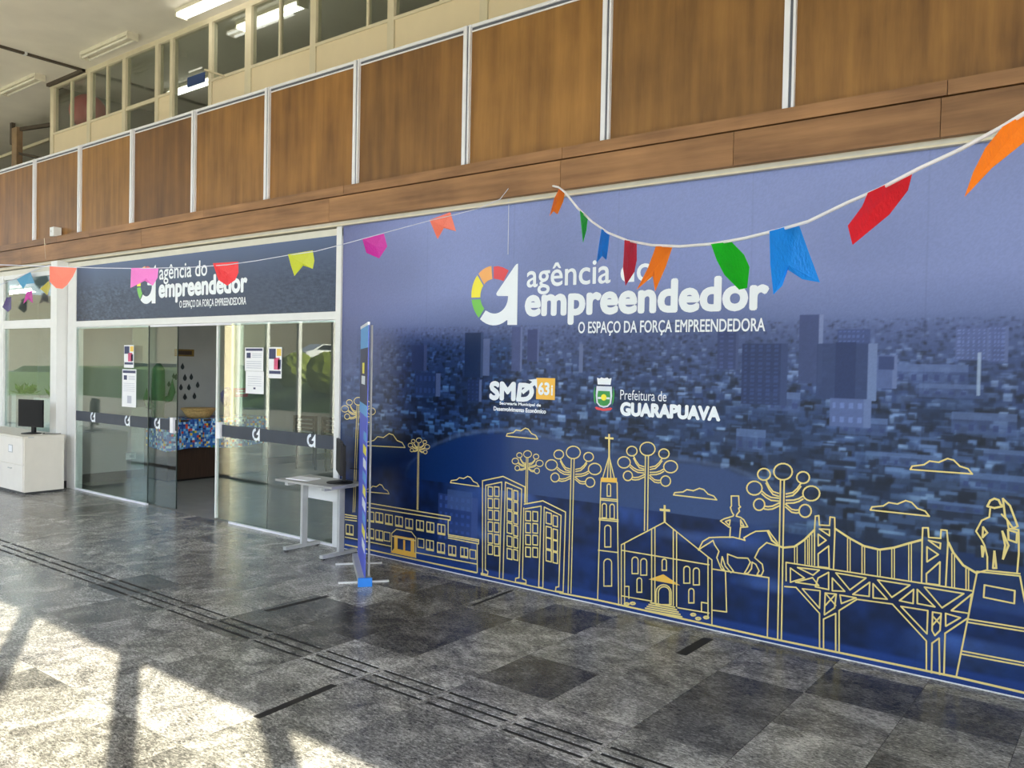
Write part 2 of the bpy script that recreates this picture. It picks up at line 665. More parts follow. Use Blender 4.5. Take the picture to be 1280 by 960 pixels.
def mask_poly(pts):
    ins = np.zeros(GX.shape, bool)
    n = len(pts)
    for i in range(n):
        (x1, z1), (x2, z2) = pts[i], pts[(i + 1) % n]
        if z1 == z2:
            continue
        c = ((z1 > GZ) != (z2 > GZ)) & (GX < (x2 - x1) * (GZ - z1) / (z2 - z1) + x1)
        ins ^= c
    return ins


def soft(m, n=2):
    m = m.astype(float)
    for _ in range(n):
        m = (m + np.roll(m, 1, 0) + np.roll(m, -1, 0) + np.roll(m, 1, 1) + np.roll(m, -1, 1)) / 5
    return m


# colours below are sRGB (0-255) of the printed ink
IMG = rampc(GZ, [(0.0, (22, 46, 100)), (0.5, (18, 40, 88)), (1.0, (32, 52, 98)), (1.5, (50, 64, 112)), (1.9, (70, 82, 130)), (2.02, (84, 95, 144)), (2.12, (104, 115, 164)), (2.35, (122, 134, 184)), (3.05, (128, 141, 192))])


def rect(x0, x1, z0, z1, c, a=1.0):
    i0, i1 = np.searchsorted(gx, [x0, x1])
    j0, j1 = np.searchsorted(gz, [z0, z1])
    if i1 <= i0 and i0 < NX:
        i1 = i0 + 1
    if j1 <= j0 and j0 < NZ:
        j1 = j0 + 1
    IMG[j0:j1, i0:i1] = IMG[j0:j1, i0:i1] * (1 - a) + np.array(c) * a


# distant town: thousands of small roofs, walls and trees, growing towards the bottom of the print
r2 = random.Random(5)
N = 15000
zs = sorted([2.07 - 1.35 * (r2.random() ** 1.6) for _ in range(N)], reverse=True)
for z in zs:
    near = (2.09 - z)
    s_ = 0.010 + 0.075 * near
    x = r2.uniform(MX0, MX1)
    if z < 1.05 and x < -2.1 + r2.uniform(-.4, .4):
        continue
    w, h = s_ * r2.uniform(0.5, 1.5), s_ * r2.uniform(0.3, 1.0)
    haze = max(0.0, 1 - near / 0.65)
    right = min(1, max(0, (x + 2.6) / 1.5)) if z < 1.75 else 0
    base = np.array((56, 70, 114)) * (1 - haze) + np.array((84, 96, 144)) * haze
    if z < 1.1:
        base = base * .85
    k = r2.random()
    if k < 0.45:                                                   # trees and shade
        c = base * r2.uniform(0.35, 0.8)
    elif k < 0.84:
        c = base * r2.uniform(0.85, 1.15) + right * 10
    else:
        c = base * 1.15 + r2.uniform(15, 75) * (1 - 0.55 * haze)
    a = 0.4 + 0.4 * (1 - haze)
    rect(x, x + w, z, z + h, c, a)
    if k > 0.6 and near > 0.2:                                     # roof edge and a row of openings
        rect(x, x + w, z + h * 0.7, z + h, c * 1.14 + 5, a)
        q = max(3, int(w / 0.03))
        for t in range(q):
            rect(x + w * (t + .3) / q, x + w * (t + .62) / q, z + h * .2, z + h * .5, c * 0.75, a)
# tree cover in drifts, streets running across
woods = np.clip((smooth_noise(40, 22, 31) * .6 + smooth_noise(110, 60, 32) * .4 - .52) * 5, 0, 1) * np.clip((1.92 - GZ) * 3, 0, 1) * .5
IMG = IMG * (1 - woods[..., None]) + np.array((38, 54, 94)) * woods[..., None]
for c in range(3):
    pl_ = IMG[..., c]
    IMG[..., c] = (pl_ * 4 + np.roll(pl_, 1, 0) + np.roll(pl_, -1, 0) + np.roll(pl_, 1, 1) + np.roll(pl_, -1, 1)) / 8
deep = np.clip((GX + 5.5) / .3, 0, 1) * np.clip((-4.04 - GX) / .04, 0, 1) * np.clip((2.04 - GZ) / .15, 0, 1)
IMG = IMG * (1 - deep[..., None]) + (IMG * np.array((.62, .78, .88))) * deep[..., None]

# big house and roof shapes on the right of the print
for (x, y, w, h) in ((1050, 520, 60, 26), (1120, 455, 90, 26), (1190, 515, 80, 30), (1100, 565, 70, 22), (1200, 590, 95, 28), (1160, 625, 70, 18), (920, 535, 36, 30), (960, 490, 40, 24), (1040, 500, 46, 36), (1230, 560, 60, 20), (1150, 480, 80, 18)):
    xa, za = px2(x, y)
    xb, zb = px2(x + w, y + h)
    rect(xa, xb, zb, za, (76, 90, 142), .6)
    rect(xa, xb, za - (za - zb) * .35, za, (100, 114, 166), .6)
    n = int((xb - xa) / .06)
    for t in range(n):
        rect(xa + (xb - xa) * (t + .3) / n, xa + (xb - xa) * (t + .7) / n, zb + (za - zb) * .15, zb + (za - zb) * .45, (52, 62, 116), .7)


def tower(x0, y0, x1, y1, c, light=None, rows=0, cols=0, a=.92):
    xa, za = px2(x0, y0)
    xb, zb = px2(x1, y1)
    rect(xa, xb, zb, za, c, a)
    if light:
        rect(xb - (xb - xa) * .16, xb, zb, za, light, a)
    for r in range(rows):
        for q in range(cols):
            xx = xa + (xb - xa) * .84 * (q + .25) / cols
            zz = zb + (za - zb) * (r + .3) / rows
            rect(xx, xx + (xb - xa) * .4 / cols, zz, zz + (za - zb) * .45 / rows, np.array(c) * 1.25 + 6, .7)


tower(515, 432, 533, 464, (40, 54, 100), (70, 82, 130))
tower(519, 466, 550, 496, (34, 52, 100), (84, 96, 146), 2, 5)
tower(582, 416, 604, 472, (22, 42, 84), (58, 74, 118))
tower(604, 424, 612, 470, (96, 106, 156))
tower(584, 474, 602, 502, (30, 46, 92), (96, 106, 156), 6, 3)
tower(640, 408, 652, 464, (74, 82, 132), (104, 112, 160))
tower(660, 412, 674, 452, (58, 66, 116), (92, 100, 150))
tower(724, 430, 729, 466, (104, 112, 158))
tower(897, 413, 923, 462, (56, 66, 112), (72, 82, 128), 9, 2)
tower(928, 430, 984, 508, (44, 56, 100), (58, 70, 116), 14, 5)
tower(1000, 393, 1027, 480, (62, 72, 118), (120, 130, 178))
tower(1048, 412, 1088, 436, (64, 76, 126), None, 4, 6)
tower(1022, 430, 1096, 502, (52, 64, 108), (112, 124, 172))
tower(1044, 428, 1068, 500, (42, 54, 98))
tower(1096, 444, 1120, 486, (84, 96, 148), (104, 114, 164))
tower(1098, 446, 1118, 462, (52, 64, 112))
tower(1196, 410, 1240, 450, (88, 98, 150), (96, 106, 156), 8, 6, .8)
tower(1236, 408, 1260, 452, (84, 94, 146), (98, 108, 158), 8, 4, .8)
tower(1038, 498, 1088, 536, (88, 98, 150), (104, 114, 164), 2, 4)
tower(427, 396, 446, 470, (112, 116, 164), None, 0, 0, .55)
tower(462, 420, 476, 470, (96, 100, 150), None, 0, 0, .6)
# white mast
xa, za = px2(1223, 445)
rect(xa, xa + .015, za - .22, za + .02, (168, 178, 214), .8)

# the lake with its pale shore path
shore = [(511, 606), (508, 592), (514, 580), (530, 566), (546, 557), (573, 547), (601, 542), (640, 541), (677, 547), (710, 555), (742, 564), (790, 572), (860, 578), (909, 586), (958, 606), (1000, 626), (1020, 650), (900, 664), (760, 650), (640, 690), (560, 640), (530, 622)]
sp = [px2(*p) for p in shore]
cen = np.array(sp).mean(0)
m_out = mask_poly([(cen[0] + (p[0] - cen[0]) * 1.02, cen[1] + (p[1] - cen[1]) * 1.10 + .01) for p in sp])
path = soft(m_out & ~mask_poly(sp), 2)[..., None]
IMG = IMG * (1 - path * .55) + np.array((104, 112, 160)) * path * .55
lk = soft(mask_poly(sp), 3)[..., None]
lakec = rampc(GX, [(-5.6, (16, 42, 92)), (-4.5, (12, 46, 108)), (-4.15, (14, 48, 110)), (-4.0, (52, 66, 116)), (-2.5, (62, 76, 126)), (-1, (52, 66, 116))])
IMG = IMG * (1 - lk) + lakec * lk
# dark wooded foreground and a glass-roofed block in it
fg = np.clip((1.02 - .34 * np.clip((GX + 2.3) / .5, 0, 1) - GZ + .25 * (smooth_noise(26, 9, 3) - .5)) / .25, 0, 1) * np.clip(1 - lk[..., 0] * (GZ > .75), 0, 1)
nz1 = smooth_noise(60, 26, 8) * .6 + smooth_noise(150, 60, 9) * .4
stripe = smooth_noise(14, 24, 21)
fgc = np.array((18, 38, 88))[None, None] * (0.55 + .8 * nz1[..., None]) + np.clip(stripe - .58, 0, 1)[..., None] * np.array((150, 140, 190))
IMG = IMG * (1 - fg[..., None] * .9) + fgc * fg[..., None] * .9
tower(548, 616, 596, 716, (52, 66, 128), (76, 86, 150), 9, 6, .75)
tower(560, 612, 590, 640, (84, 96, 152), None, 0, 0, .6)
# haze at the left edge, blue ground strip, print grain
hz = np.clip(1 - (GX - MX0) / 1.15, 0, 1) * np.clip((GZ - 1.05) / .35, 0, 1) * .75
IMG = IMG * (1 - hz[..., None]) + np.array((92, 98, 146)) * hz[..., None]
gs = np.clip((0.10 - GZ) / .02, 0, 1)[..., None]
IMG = IMG * (1 - gs) + np.array((34, 58, 130)) * gs
IMG *= (1 + .05 * (rng.random((NZ, NX, 1)) - .5)) * (0.94 + .12 * smooth_noise(9, 5, 77)[..., None])
for xs_ in (-5.0, -4.05, -3.1, -2.1, -1.05, 0.0, 1.0):              # seams between the vinyl widths
    i = np.searchsorted(gx, xs_)
    IMG[:, i:i + 1] *= .96
IMG[..., 0] *= np.interp(GZ, [0, 1.2, 2.0, 2.3, 3.05], [.84, .89, .95, .98, .99])
IMG[..., 1] *= np.interp(GZ, [0, 1.2, 2.0, 2.3, 3.05], [1.02, 1.01, .99, .985, .985])
IMG[..., 2] *= np.interp(GZ, [0, 2.0, 2.3, 3.05], [.97, .97, .98, .98])
IMG *= np.interp(GZ, [0, 1.9, 2.2, 3.05], [1, 1, 1.05, 1.05])[..., None]
IMG = np.clip(IMG, 0, 255) / 255
LIN = np.where(IMG <= 0.04045, IMG / 12.92, ((IMG + 0.055) / 1.055) ** 2.4)


def paint_grid(name, X, Y, Z, cols, material, parent=None, base=(0, 0, 0)):
    nz, nx = X.shape
    me = bpy.data.meshes.new(name)
    me.vertices.add(nx * nz)
    co = np.stack([X - base[0], Y - base[1], Z - base[2]], -1).reshape(-1).astype(np.float32)
    me.vertices.foreach_set('co', co)
    idx = np.arange(nx * nz).reshape(nz, nx)
    q = np.stack([idx[:-1, :-1], idx[:-1, 1:], idx[1:, 1:], idx[1:, :-1]], -1).reshape(-1).astype(np.int32)
    nq = (nx - 1) * (nz - 1)
    me.loops.add(nq * 4)
    me.loops.foreach_set('vertex_index', q)
    me.polygons.add(nq)
    me.polygons.foreach_set('loop_start', np.arange(0, nq * 4, 4, dtype=np.int32))
    at = me.attributes.new('Col', 'FLOAT_COLOR', 'POINT')
    rgba = np.ones((nx * nz, 4), np.float32)
    rgba[:, :3] = cols.reshape(-1, 3)
    at.data.foreach_set('color', rgba.reshape(-1))
    me.materials.append(M[material])
    me.update(calc_edges=True)
    o = bpy.data.objects.new(name, me)
    o.location = base if parent is None else (0, 0, 0)
    COL.objects.link(o)
    if parent:
        o.parent = parent
        o.location = (base[0] - WPOS[parent.name].x, base[1] - WPOS[parent.name].y, base[2] - WPOS[parent.name].z)
    WPOS[o.name] = Vector(base)
    return o


mural = empty('wall_mural', ((MX0 + MX1) / 2, 0, 0), 'wide blue vinyl mural of an aerial city view with golden line drawings', 'mural')
paint_grid('printed_cityscape', GX, np.full(GX.shape, -0.002), GZ, LIN, 'mural', mural, (-2, 0, 0))
bx('vinyl_edge', 'mural', mural, MX0, MX1, -0.0015, 0.003, 0.0, MZ1)
bx('floor_trim', 'white', mural, MX0, MX1, -0.008, 0.0, 0.0, 0.006)


# ---- line art: ribbons a little proud of the print
class Art:
    def __init__(s, x0, y0, sc, w=0.011, y=-0.004):
        s.x0, s.y0, s.sc, s.w, s.y = x0, y0, sc, w, y
        s.mb, s.fill, s.k = MB(), [], 0
        s.w *= .8

    def P(s, p):
        q = onw(s.x0 + p[0] * s.sc, s.y0 + p[1] * s.sc)
        return q.x, q.z

    def seg(s, a, b, w):
        dx, dz = b[0] - a[0], b[1] - a[1]
        d = math.hypot(dx, dz)
        if d < 1e-6:
            return
        ux, uz = dx / d * w / 2, dz / d * w / 2
        a = (a[0] - ux * .6, a[1] - uz * .6)
        b = (b[0] + ux * .6, b[1] + uz * .6)
        s.k += 1
        y = s.y - s.k * 1.5e-5
        vs = [(a[0] - uz, y, a[1] + ux), (a[0] + uz, y, a[1] - ux), (b[0] + uz, y, b[1] - ux), (b[0] - uz, y, b[1] + ux)]
        s.mb.add(vs, [(0, 1, 2, 3)])

    def line(s, pts, close=False, w=None):
        q = [s.P(p) for p in pts]
        if close:
            q.append(q[0])
        for a, b in zip(q[:-1], q[1:]):
            s.seg(a, b, w * .8 if w else s.w)
        return s

    def lines(s, *ls):
        for l_ in ls:
            s.line(l_)
        return s

    def ell(s, c, rx, ry=None, n=18, w=None):
        ry = ry or rx
        return s.line([(c[0] + rx * math.cos(6.2832 * k / n), c[1] + ry * math.sin(6.2832 * k / n)) for k in range(n)], True, w)

    def poly(s, pts):
        q = [s.P(p) for p in pts]
        s.fill.append([(a, s.y + .0004 - .00003 * len(s.fill), b) for a, b in q])
        return s

    def win(s, cx_, cy_, w, h, mid=True, slope=0.17):
        def T(u, v):
            return (cx_ + u * w / 2, cy_ + v * h / 2 + u * w / 2 * slope)
        s.line([T(-1, -1), T(1, -1), T(1, 1), T(-1, 1)], True)
        if mid:
            s.line([T(0, -1), T(0, 1)])
            s.line([T(-1, .8), T(1, .8)], w=s.w * 1.6)

    def arch(s, cx_, cy_, w, h):
        a, b = w / 2, h / 2
        pts = [(cx_ - a, cy_ + b)] + [(cx_ - a * math.cos(math.pi * k / 8), cy_ - b + a - a * math.sin(math.pi * k / 8)) for k in range(9)] + [(cx_ + a, cy_ + b)]
        return s.line(pts, True)

    def done(s, name, mat_='gold', label=None):
        o = s.mb.build(name, mat_, mural)
        for q in s.fill:
            MB().add(q, [tuple(range(len(q)))]).build('filled_shape', 'goldfill', o)
        if label:
            o['label'] = label
        return o


SA = (420, 520, 0.234375)
SB = (700, 540, 0.2708)
SCc = (960, 540, 0.35398)
# low civic building
A = Art(*SA, w=0.012)
A.lines([(50, 525), (112, 535)], [(50, 538), (112, 546)], [(50, 552), (112, 560)], [(150, 460), (612, 537), (610, 556), (600, 556), (600, 632)], [(150, 483), (606, 554)], [(600, 632), (763, 660), (762, 682), (600, 650)], [(600, 640), (760, 668)], [(755, 682), (755, 835)], [(50, 645), (298, 695)], [(430, 728), (755, 790)])
A.line([(50, 685), (750, 835)], w=.016)
for c in ((185, 537), (233, 543), (284, 553), (338, 563), (392, 575), (450, 584), (505, 594), (564, 605), (185, 627), (233, 637), (503, 690), (562, 704), (622, 718), (686, 728), (75, 607)):
    A.win(c[0], c[1], 38, 52)
for c in ((275, 643), (455, 678), (732, 737)):
    A.win(c[0], c[1], 32, 46, False)
A.lines([(298, 720), (300, 625), (325, 603), (405, 618), (428, 648), (428, 755)], [(300, 640), (428, 665)])
A.poly([(312, 635), (330, 638), (330, 715), (312, 712)]).poly([(400, 650), (420, 654), (420, 730), (400, 727)]).poly([(330, 638), (400, 651), (400, 664), (330, 651)]).poly([(360, 660), (370, 662), (370, 722), (360, 720)])
A.poly([(312, 705), (425, 728), (430, 757), (293, 728)])
A.done('civic_building_drawing')
# two tall blocks
A = Art(*SA, w=0.012)
A.lines([(775, 838), (810, 846), (812, 828), (798, 820), (800, 370), (886, 352), (873, 862)], [(783, 840), (783, 345), (893, 322), (1010, 378), (1008, 460)], [(892, 866), (905, 352), (992, 390), (978, 862), (960, 865), (958, 885), (1015, 893), (1015, 876), (996, 868), (1003, 490)],
        [(1005, 470), (1105, 452), (1226, 512), (1213, 939), (1172, 933), (1175, 912), (1190, 910), (1202, 530), (1112, 485), (1105, 915)], [(1010, 495), (1096, 480), (1083, 912), (1105, 916)], [(775, 845), (1213, 945)])
for r, y in enumerate((403, 465, 527, 590, 652, 712)):
    A.win(825, y, 24, 50, False, .1)
    A.win(859, y + r * 1.4, 24, 50, False, .1)
for y0, y1 in zip((413, 472, 535, 598, 668, 735), (425, 487, 548, 612, 675, 740)):
    A.win(928, y0, 26, 54, False, .25)
    A.win(961, y1, 22, 54, False, .25)
for y in (533, 597, 660, 725):
    A.win(1027, y, 26, 50, False, .1)
    A.win(1065, y + 2, 26, 50, False, .1)
for y0, y1 in zip((545, 620, 680, 745), (560, 632, 692, 755)):
    A.win(1137, y0, 28, 58, False, .25)
    A.win(1172, y1, 24, 56, False, .25)
A.done('twin_tower_drawing')
# clouds
CL = [(0, 0), (.03, .25), (.22, .42), (.31, .72), (.46, .68), (.60, 1.0), (.70, .92), (.80, .5), (.93, .36), (1, 0)]


def cloud(S, a, b, h):
    A = Art(*S, w=0.011)
    A.line([(a[0] + (b[0] - a[0]) * u, a[1] + (b[1] - a[1]) * u - v * h) for u, v in CL], True)
    A.done('cloud_drawing')


cloud(SA, (157, 157), (370, 168), 70)
cloud(SA, (158, 403), (285, 415), 46)
cloud(SA, (612, 355), (765, 376), 46)
cloud(SA, (910, 107), (1078, 123), 52)
cloud(SB, (525, 290), (725, 313), 44)
cloud(SCc, (503, 132), (722, 148), 48)
cloud(SCc, (362, 275), (570, 297), 46)


# umbrella-crowned trees
def tree(px, py, k, bot, lw=0.011):
    A = Art(px, py, 0.2708 * k, w=lw)
    for (x, y, rx, ry) in ((2, 0, 35, 31), (-70, 10, 24, 22), (78, 22, 24, 22), (-106, 62, 29, 26), (109, 82, 32, 28), (-88, 124, 21, 22), (86, 148, 23, 24)):
        A.ell((x, y), rx, ry)
    for (x0, y0, x1, y1, s_) in ((-62, 32, -14, 82, -1), (70, 44, 14, 84, 1), (-78, 72, -14, 100, -1), (78, 92, 14, 108, 1), (-68, 130, -12, 118, -1), (64, 144, 12, 122, 1)):
        for o in (0, 11):
            mx_, my_ = (x0 * .45 + x1 * .55), max(y0, y1) * .82 + min(y0, y1) * .18 + 2
            A.line([(x0, y0 + o), (x0 * .75 + x1 * .25, (y0 + my_) / 2 + o + 2), (mx_, my_ + o), (x1, y1 + o)])
    b = ((bot[0] - px) / (0.2708 * k), (bot[1] - py) / (0.2708 * k))
    t = 7
    A.line([(-t, 30), (b[0] - t, b[1])])
    A.line([(t, 30), (b[0] + t, b[1])])
    A.done('araucaria_drawing')


tree(700 + 405 * .2708 - .5, 540 + 78 * .2708, 1.0, (808, 663))
tree(716.5, 565.5, .93, (712.5, 741))
tree(420 + 1022 * .2344, 520 + 203 * .2344, .52, (658.5, 630), .009)
tree(420 + 443 * .2344, 520 + 130 * .2344, .36, (522.5, 637), .008)
tree(448, 501.5, .57, (443, 640), .009)
tree(960 + 52 * .354, 540 + 140 * .354, 1.22, (974.8, 800), .012)
# church with its bell tower
A = Art(*SB, w=0.011)
A.line([(228, 12), (228, 112)], w=.018)
A.line([(211, 27), (246, 30)], w=.018)
A.lines([(228, 110), (198, 212)], [(228, 110), (252, 212)], [(226, 115), (220, 212)], [(230, 115), (236, 212)], [(190, 230), (175, 775)], [(265, 232), (272, 800)], [(187, 313), (268, 320)], [(187, 306), (268, 312)], [(182, 405), (270, 413)], [(182, 398), (270, 405)], [(178, 545), (270, 556)])
A.poly([(190, 210), (264, 212), (264, 234), (188, 230)])
for a in ((227, 268, 16, 56), (206, 363, 20, 66), (242, 366, 20, 66), (222, 480, 28, 100), (222, 648, 36, 125), (348, 615, 28, 76), (388, 622, 28, 76), (483, 612, 20, 52), (368, 706, 22, 66), (587, 658, 28, 78), (631, 666, 28, 78), (608, 755, 24, 66)):
    A.arch(*a)
A.lines([(285, 800), (285, 520), (485, 415), (640, 540), (703, 590), (703, 885)], [(300, 790), (300, 515)], [(285, 545), (690, 612)], [(685, 578), (685, 850)], [(425, 448), (425, 780)], [(440, 440), (440, 785)], [(525, 448), (525, 800)], [(540, 460), (540, 805)], [(285, 755), (425, 780)], [(545, 810), (690, 835)], [(300, 712), (320, 712), (320, 768)], [(655, 830), (655, 785), (685, 790)])
A.line([(485, 340), (485, 416)], w=.02)
A.line([(465, 358), (507, 362)], w=.02)
A.poly([(410, 680), (478, 656), (556, 708)])
A.arch(480, 750, 70, 92)
A.arch(482, 755, 52, 84)
for k in range(5):
    t = k / 4
    A.line([(420 - 32 * t, 787 + 34 * t), (532 + 33 * t, 808 + 44 * t)], w=.013)
for c in ((310, 793), (338, 790), (617, 842), (640, 860), (677, 855)):
    A.ell(c, 11, 5, 8, .014)
A.done('church_drawing')
# rider on horseback on a plinth
A = Art(*SB, w=0.011)
A.lines([(705, 632), (965, 672), (958, 945)], [(765, 642), (770, 830), (705, 822)])
A.line([(640, 545), (660, 505), (690, 487), (740, 485), (800, 485), (840, 495), (855, 500), (850, 488), (880, 470), (905, 458), (965, 455), (975, 470), (1005, 510), (1005, 525), (985, 520), (955, 510), (920, 540), (900, 580), (935, 610), (940, 640), (930, 662), (910, 660), (920, 640), (905, 610), (888, 600), (885, 630), (870, 650), (850, 655), (865, 630), (880, 600), (868, 582), (820, 580), (775, 563), (775, 605), (802, 642), (790, 648), (765, 620), (750, 575), (745, 610), (762, 640), (745, 630), (725, 580), (735, 550), (715, 520), (708, 500), (690, 512), (660, 530)], True)
A.lines([(785, 487), (788, 440), (780, 438), (742, 410), (760, 400), (800, 388), (803, 382), (795, 370), (788, 348), (793, 340), (792, 295), (826, 295), (828, 338), (835, 345), (826, 352), (830, 365), (818, 380), (815, 388), (835, 394), (850, 405), (868, 437), (835, 440), (830, 488)], [(787, 405), (765, 413), (783, 431), (787, 405)], [(835, 405), (836, 432), (850, 432), (835, 405)])
A.done('horse_rider_drawing')
# suspension bridge
A = Art(*SCc, w=0.011)
A.lines([(165, 470), (165, 345), (168, 297), (180, 295), (182, 328), (218, 330), (220, 300), (236, 302), (237, 345), (232, 485)], [(543, 530), (545, 385), (547, 338), (566, 338), (568, 372), (610, 375), (612, 345), (632, 347), (636, 390), (628, 545)])
for t in ([(182, 342), (218, 344), (218, 366)], [(178, 360), (206, 382), (178, 402)], [(178, 430), (215, 402), (217, 480), (178, 475)], [(567, 382), (610, 392), (608, 412)], [(562, 405), (602, 432), (562, 458)], [(560, 500), (608, 458), (606, 540), (560, 534)],
          [(80, 480), (130, 515), (80, 530)], [(105, 478), (182, 487), (160, 505)], [(98, 530), (158, 514), (180, 542)], [(178, 515), (215, 495), (215, 556), (168, 546)], [(228, 515), (272, 562), (228, 560)], [(240, 497), (347, 515), (290, 557)], [(300, 573), (360, 530), (358, 580)], [(372, 535), (422, 590), (372, 585)], [(388, 522), (502, 540), (438, 583)], [(465, 595), (515, 555), (513, 605)], [(528, 555), (590, 617), (528, 605)], [(553, 547), (692, 570), (615, 620)], [(648, 630), (720, 572), (710, 640)],
          [(122, 553), (185, 560), (183, 622)], [(203, 568), (242, 572), (236, 620), (200, 645)], [(255, 575), (312, 585), (260, 605)], [(470, 615), (565, 630), (562, 712)], [(628, 640), (680, 655), (628, 685)], [(582, 635), (612, 640), (608, 700), (590, 718), (580, 700)]):
    A.line(t, True)
A.lines([(205, 570), (240, 612)], [(240, 572), (203, 612)], [(583, 650), (610, 680)], [(610, 650), (583, 680)])
A.lines([(60, 545), (100, 548), (183, 640), (183, 765)], [(197, 768), (197, 660), (240, 640), (240, 775)], [(252, 778), (252, 630), (315, 590), (440, 607), (560, 737), (560, 845)], [(578, 850), (580, 745), (605, 727), (607, 856)], [(622, 858), (626, 710), (708, 655)], [(65, 525), (65, 460), (720, 560)])
for cab in ([(40, 402), (55, 408), (95, 404), (130, 380), (165, 345)], [(237, 340), (290, 375), (340, 402), (395, 415), (445, 408), (500, 392), (545, 380)], [(638, 390), (655, 425), (690, 470), (738, 498)], [(0, 350), (15, 382), (38, 400)]):
    A.line(cab, w=.016)
for (x, y0, y1) in ((100, 404, 462), (137, 378, 466), (152, 362, 470), (287, 373, 492), (338, 402, 500), (393, 415, 508), (443, 408, 516), (503, 392, 524), (655, 428, 550), (705, 480, 556)):
    A.line([(x - 5, y0), (x - 5, y1)], w=.008)
    A.line([(x + 4, y0), (x + 4, y1)], w=.008)
A.done('bridge_drawing')
# statue on a pedestal
A = Art(*SCc, w=0.011)
A.lines([(738, 498), (665, 865)], [(738, 492), (890, 508), (960, 880)], [(706, 660), (915, 694)], [(705, 671), (916, 705)], [(688, 773), (930, 819)], [(686, 784), (932, 830)], [(735, 498), (770, 488), (890, 500)])
A.line([(765, 540), (872, 560), (870, 605), (762, 583)], True)
A.line([(775, 262), (785, 242), (800, 235), (815, 240), (822, 255), (830, 262), (800, 268)], True, .014)
A.lines([(785, 270), (782, 300), (755, 312), (735, 350), (755, 380), (765, 400), (775, 440), (775, 485)], [(825, 290), (845, 310), (850, 340), (885, 345), (886, 370), (886, 430), (880, 498)])
for t in ([(760, 335), (775, 355), (758, 372)], [(800, 420), (795, 480), (807, 480)], [(828, 350), (850, 400), (830, 448), (838, 400)], [(830, 235), (855, 260), (882, 332), (866, 340), (838, 300)], [(755, 402), (764, 410), (758, 440)], [(848, 345), (880, 355), (878, 390), (850, 380)]):
    A.line(t, True, .013)
A.done('statue_drawing')
# ground line
A = Art(0, 0, 1, w=.016)
A.line([px for px in ((700, 741), (748, 750), (960, 797), (1195, 846), (1290, 868))])
A.line([(1290, 868), (1560, 927)])
A.done('ground_line_drawing')


# ---- lettering and logos
def text_mesh(txt, bold=0.0):
    c = bpy.data.curves.new('lettering', 'FONT')
    c.body = txt
    c.offset = bold
    c.resolution_u = 4
    o = bpy.data.objects.new('tmp', c)
    COL.objects.link(o)
    dg = bpy.context.evaluated_depsgraph_get()
    me = bpy.data.meshes.new_from_object(o.evaluated_get(dg))
    vs = [tuple(v.co) for v in me.vertices]
    fs = [tuple(p.vertices) for p in me.polygons]
    bpy.data.objects.remove(o)
    bpy.data.meshes.remove(me)
    return vs, fs


def put_text(txt, x0, x1, z0, z1, parent, bold=0.0, y=-0.0055, mat_='whiteprint', name='lettering', slant=0.0):
    vs, fs = text_mesh(txt)
    xs = [v[0] for v in vs]
    ys_ = [v[1] for v in vs]
    ax, bx_, ay, by = min(xs), max(xs), min(ys_), max(ys_)
    mb = MB()
    W, Hh = x1 - x0, z1 - z0
    e = bold * Hh
    W, Hh = W - 2 * e, Hh - 2 * e
    sh = [(0, 0)] if e == 0 else [(math.cos(k * .7854) * e, math.sin(k * .7854) * e) for k in range(8)]
    for i, (dx, dz) in enumerate(sh):
        mb.add([(x0 + e + dx + (v[0] - ax) / (bx_ - ax) * W + slant * (v[1] - ay) / (by - ay) * Hh, y - i * 6e-5, z0 + e + dz + (v[1] - ay) / (by - ay) * Hh) for v in vs], fs)
    return mb.build(name, mat_, parent)


def flatpoly(pts, mat_, parent, name, y=-0.0055):
    mb = MB()
    mb.add([(a, y, b) for a, b in pts], [tuple(range(len(pts)))])
    return mb.build(name, mat_, parent)


M['lred'] = mat('logo_red', (226, 78, 84), .4, var=.01)
M['lorange'] = mat('logo_orange', (246, 178, 104), .4, var=.01)
M['lyellow'] = mat('logo_yellow', (246, 234, 64), .4, var=.01)
M['lgreen'] = mat('logo_green', (120, 200, 84), .4, var=.01)
M['crestgreen'] = mat('crest_green', (60, 150, 76), .4, var=.05)
M['crestwhite'] = mat('crest_silver', (214, 224, 236), .4, var=.05)
M['boxyellow'] = mat('logo_amber', (244, 190, 76), .4, var=.01)

LG0 = (580, 310, 0.11455)


def arc(c, rx, ry, a0, a1, n=10):
    return [(c[0] + rx * math.cos(math.radians(a0 + (a1 - a0) * k / n)), c[1] - ry * math.sin(math.radians(a0 + (a1 - a0) * k / n))) for k in range(n + 1)]


OC, IC = (330, 520), (335, 530)
LOGO = {
    'lred': [(328, 204), (375, 198), (430, 212), (492, 245), (435, 362), (400, 348), (328, 335)],
    'lorange': arc(OC, 245, 325, 96, 133) + arc(IC, 152, 192, 137, 98),
    'lyellow': arc(OC, 245, 325, 137, 184) + arc(IC, 152, 192, 183, 142),
    'lgreen': arc(OC, 245, 325, 188, 228) + arc(IC, 152, 190, 224, 189),
}
WHITE_G = [(240, 682)] + arc(IC, 150, 186, 240, 355, 14) + [(485, 525), (378, 525), (362, 518), (357, 500), (365, 482), (560, 195), (575, 178), (595, 170), (583, 840), (478, 840), (478, 785)] + arc(OC, 245, 325, 302, 232, 8)


def logo_points(pts):
    out = []
    for p in pts:
        q = onw(LG0[0] + p[0] * LG0[2], LG0[1] + p[1] * LG0[2])
        out.append((q.x, q.z))
    return out


def T(x, y):
    p = onw(x, y)
    return p.x, p.z


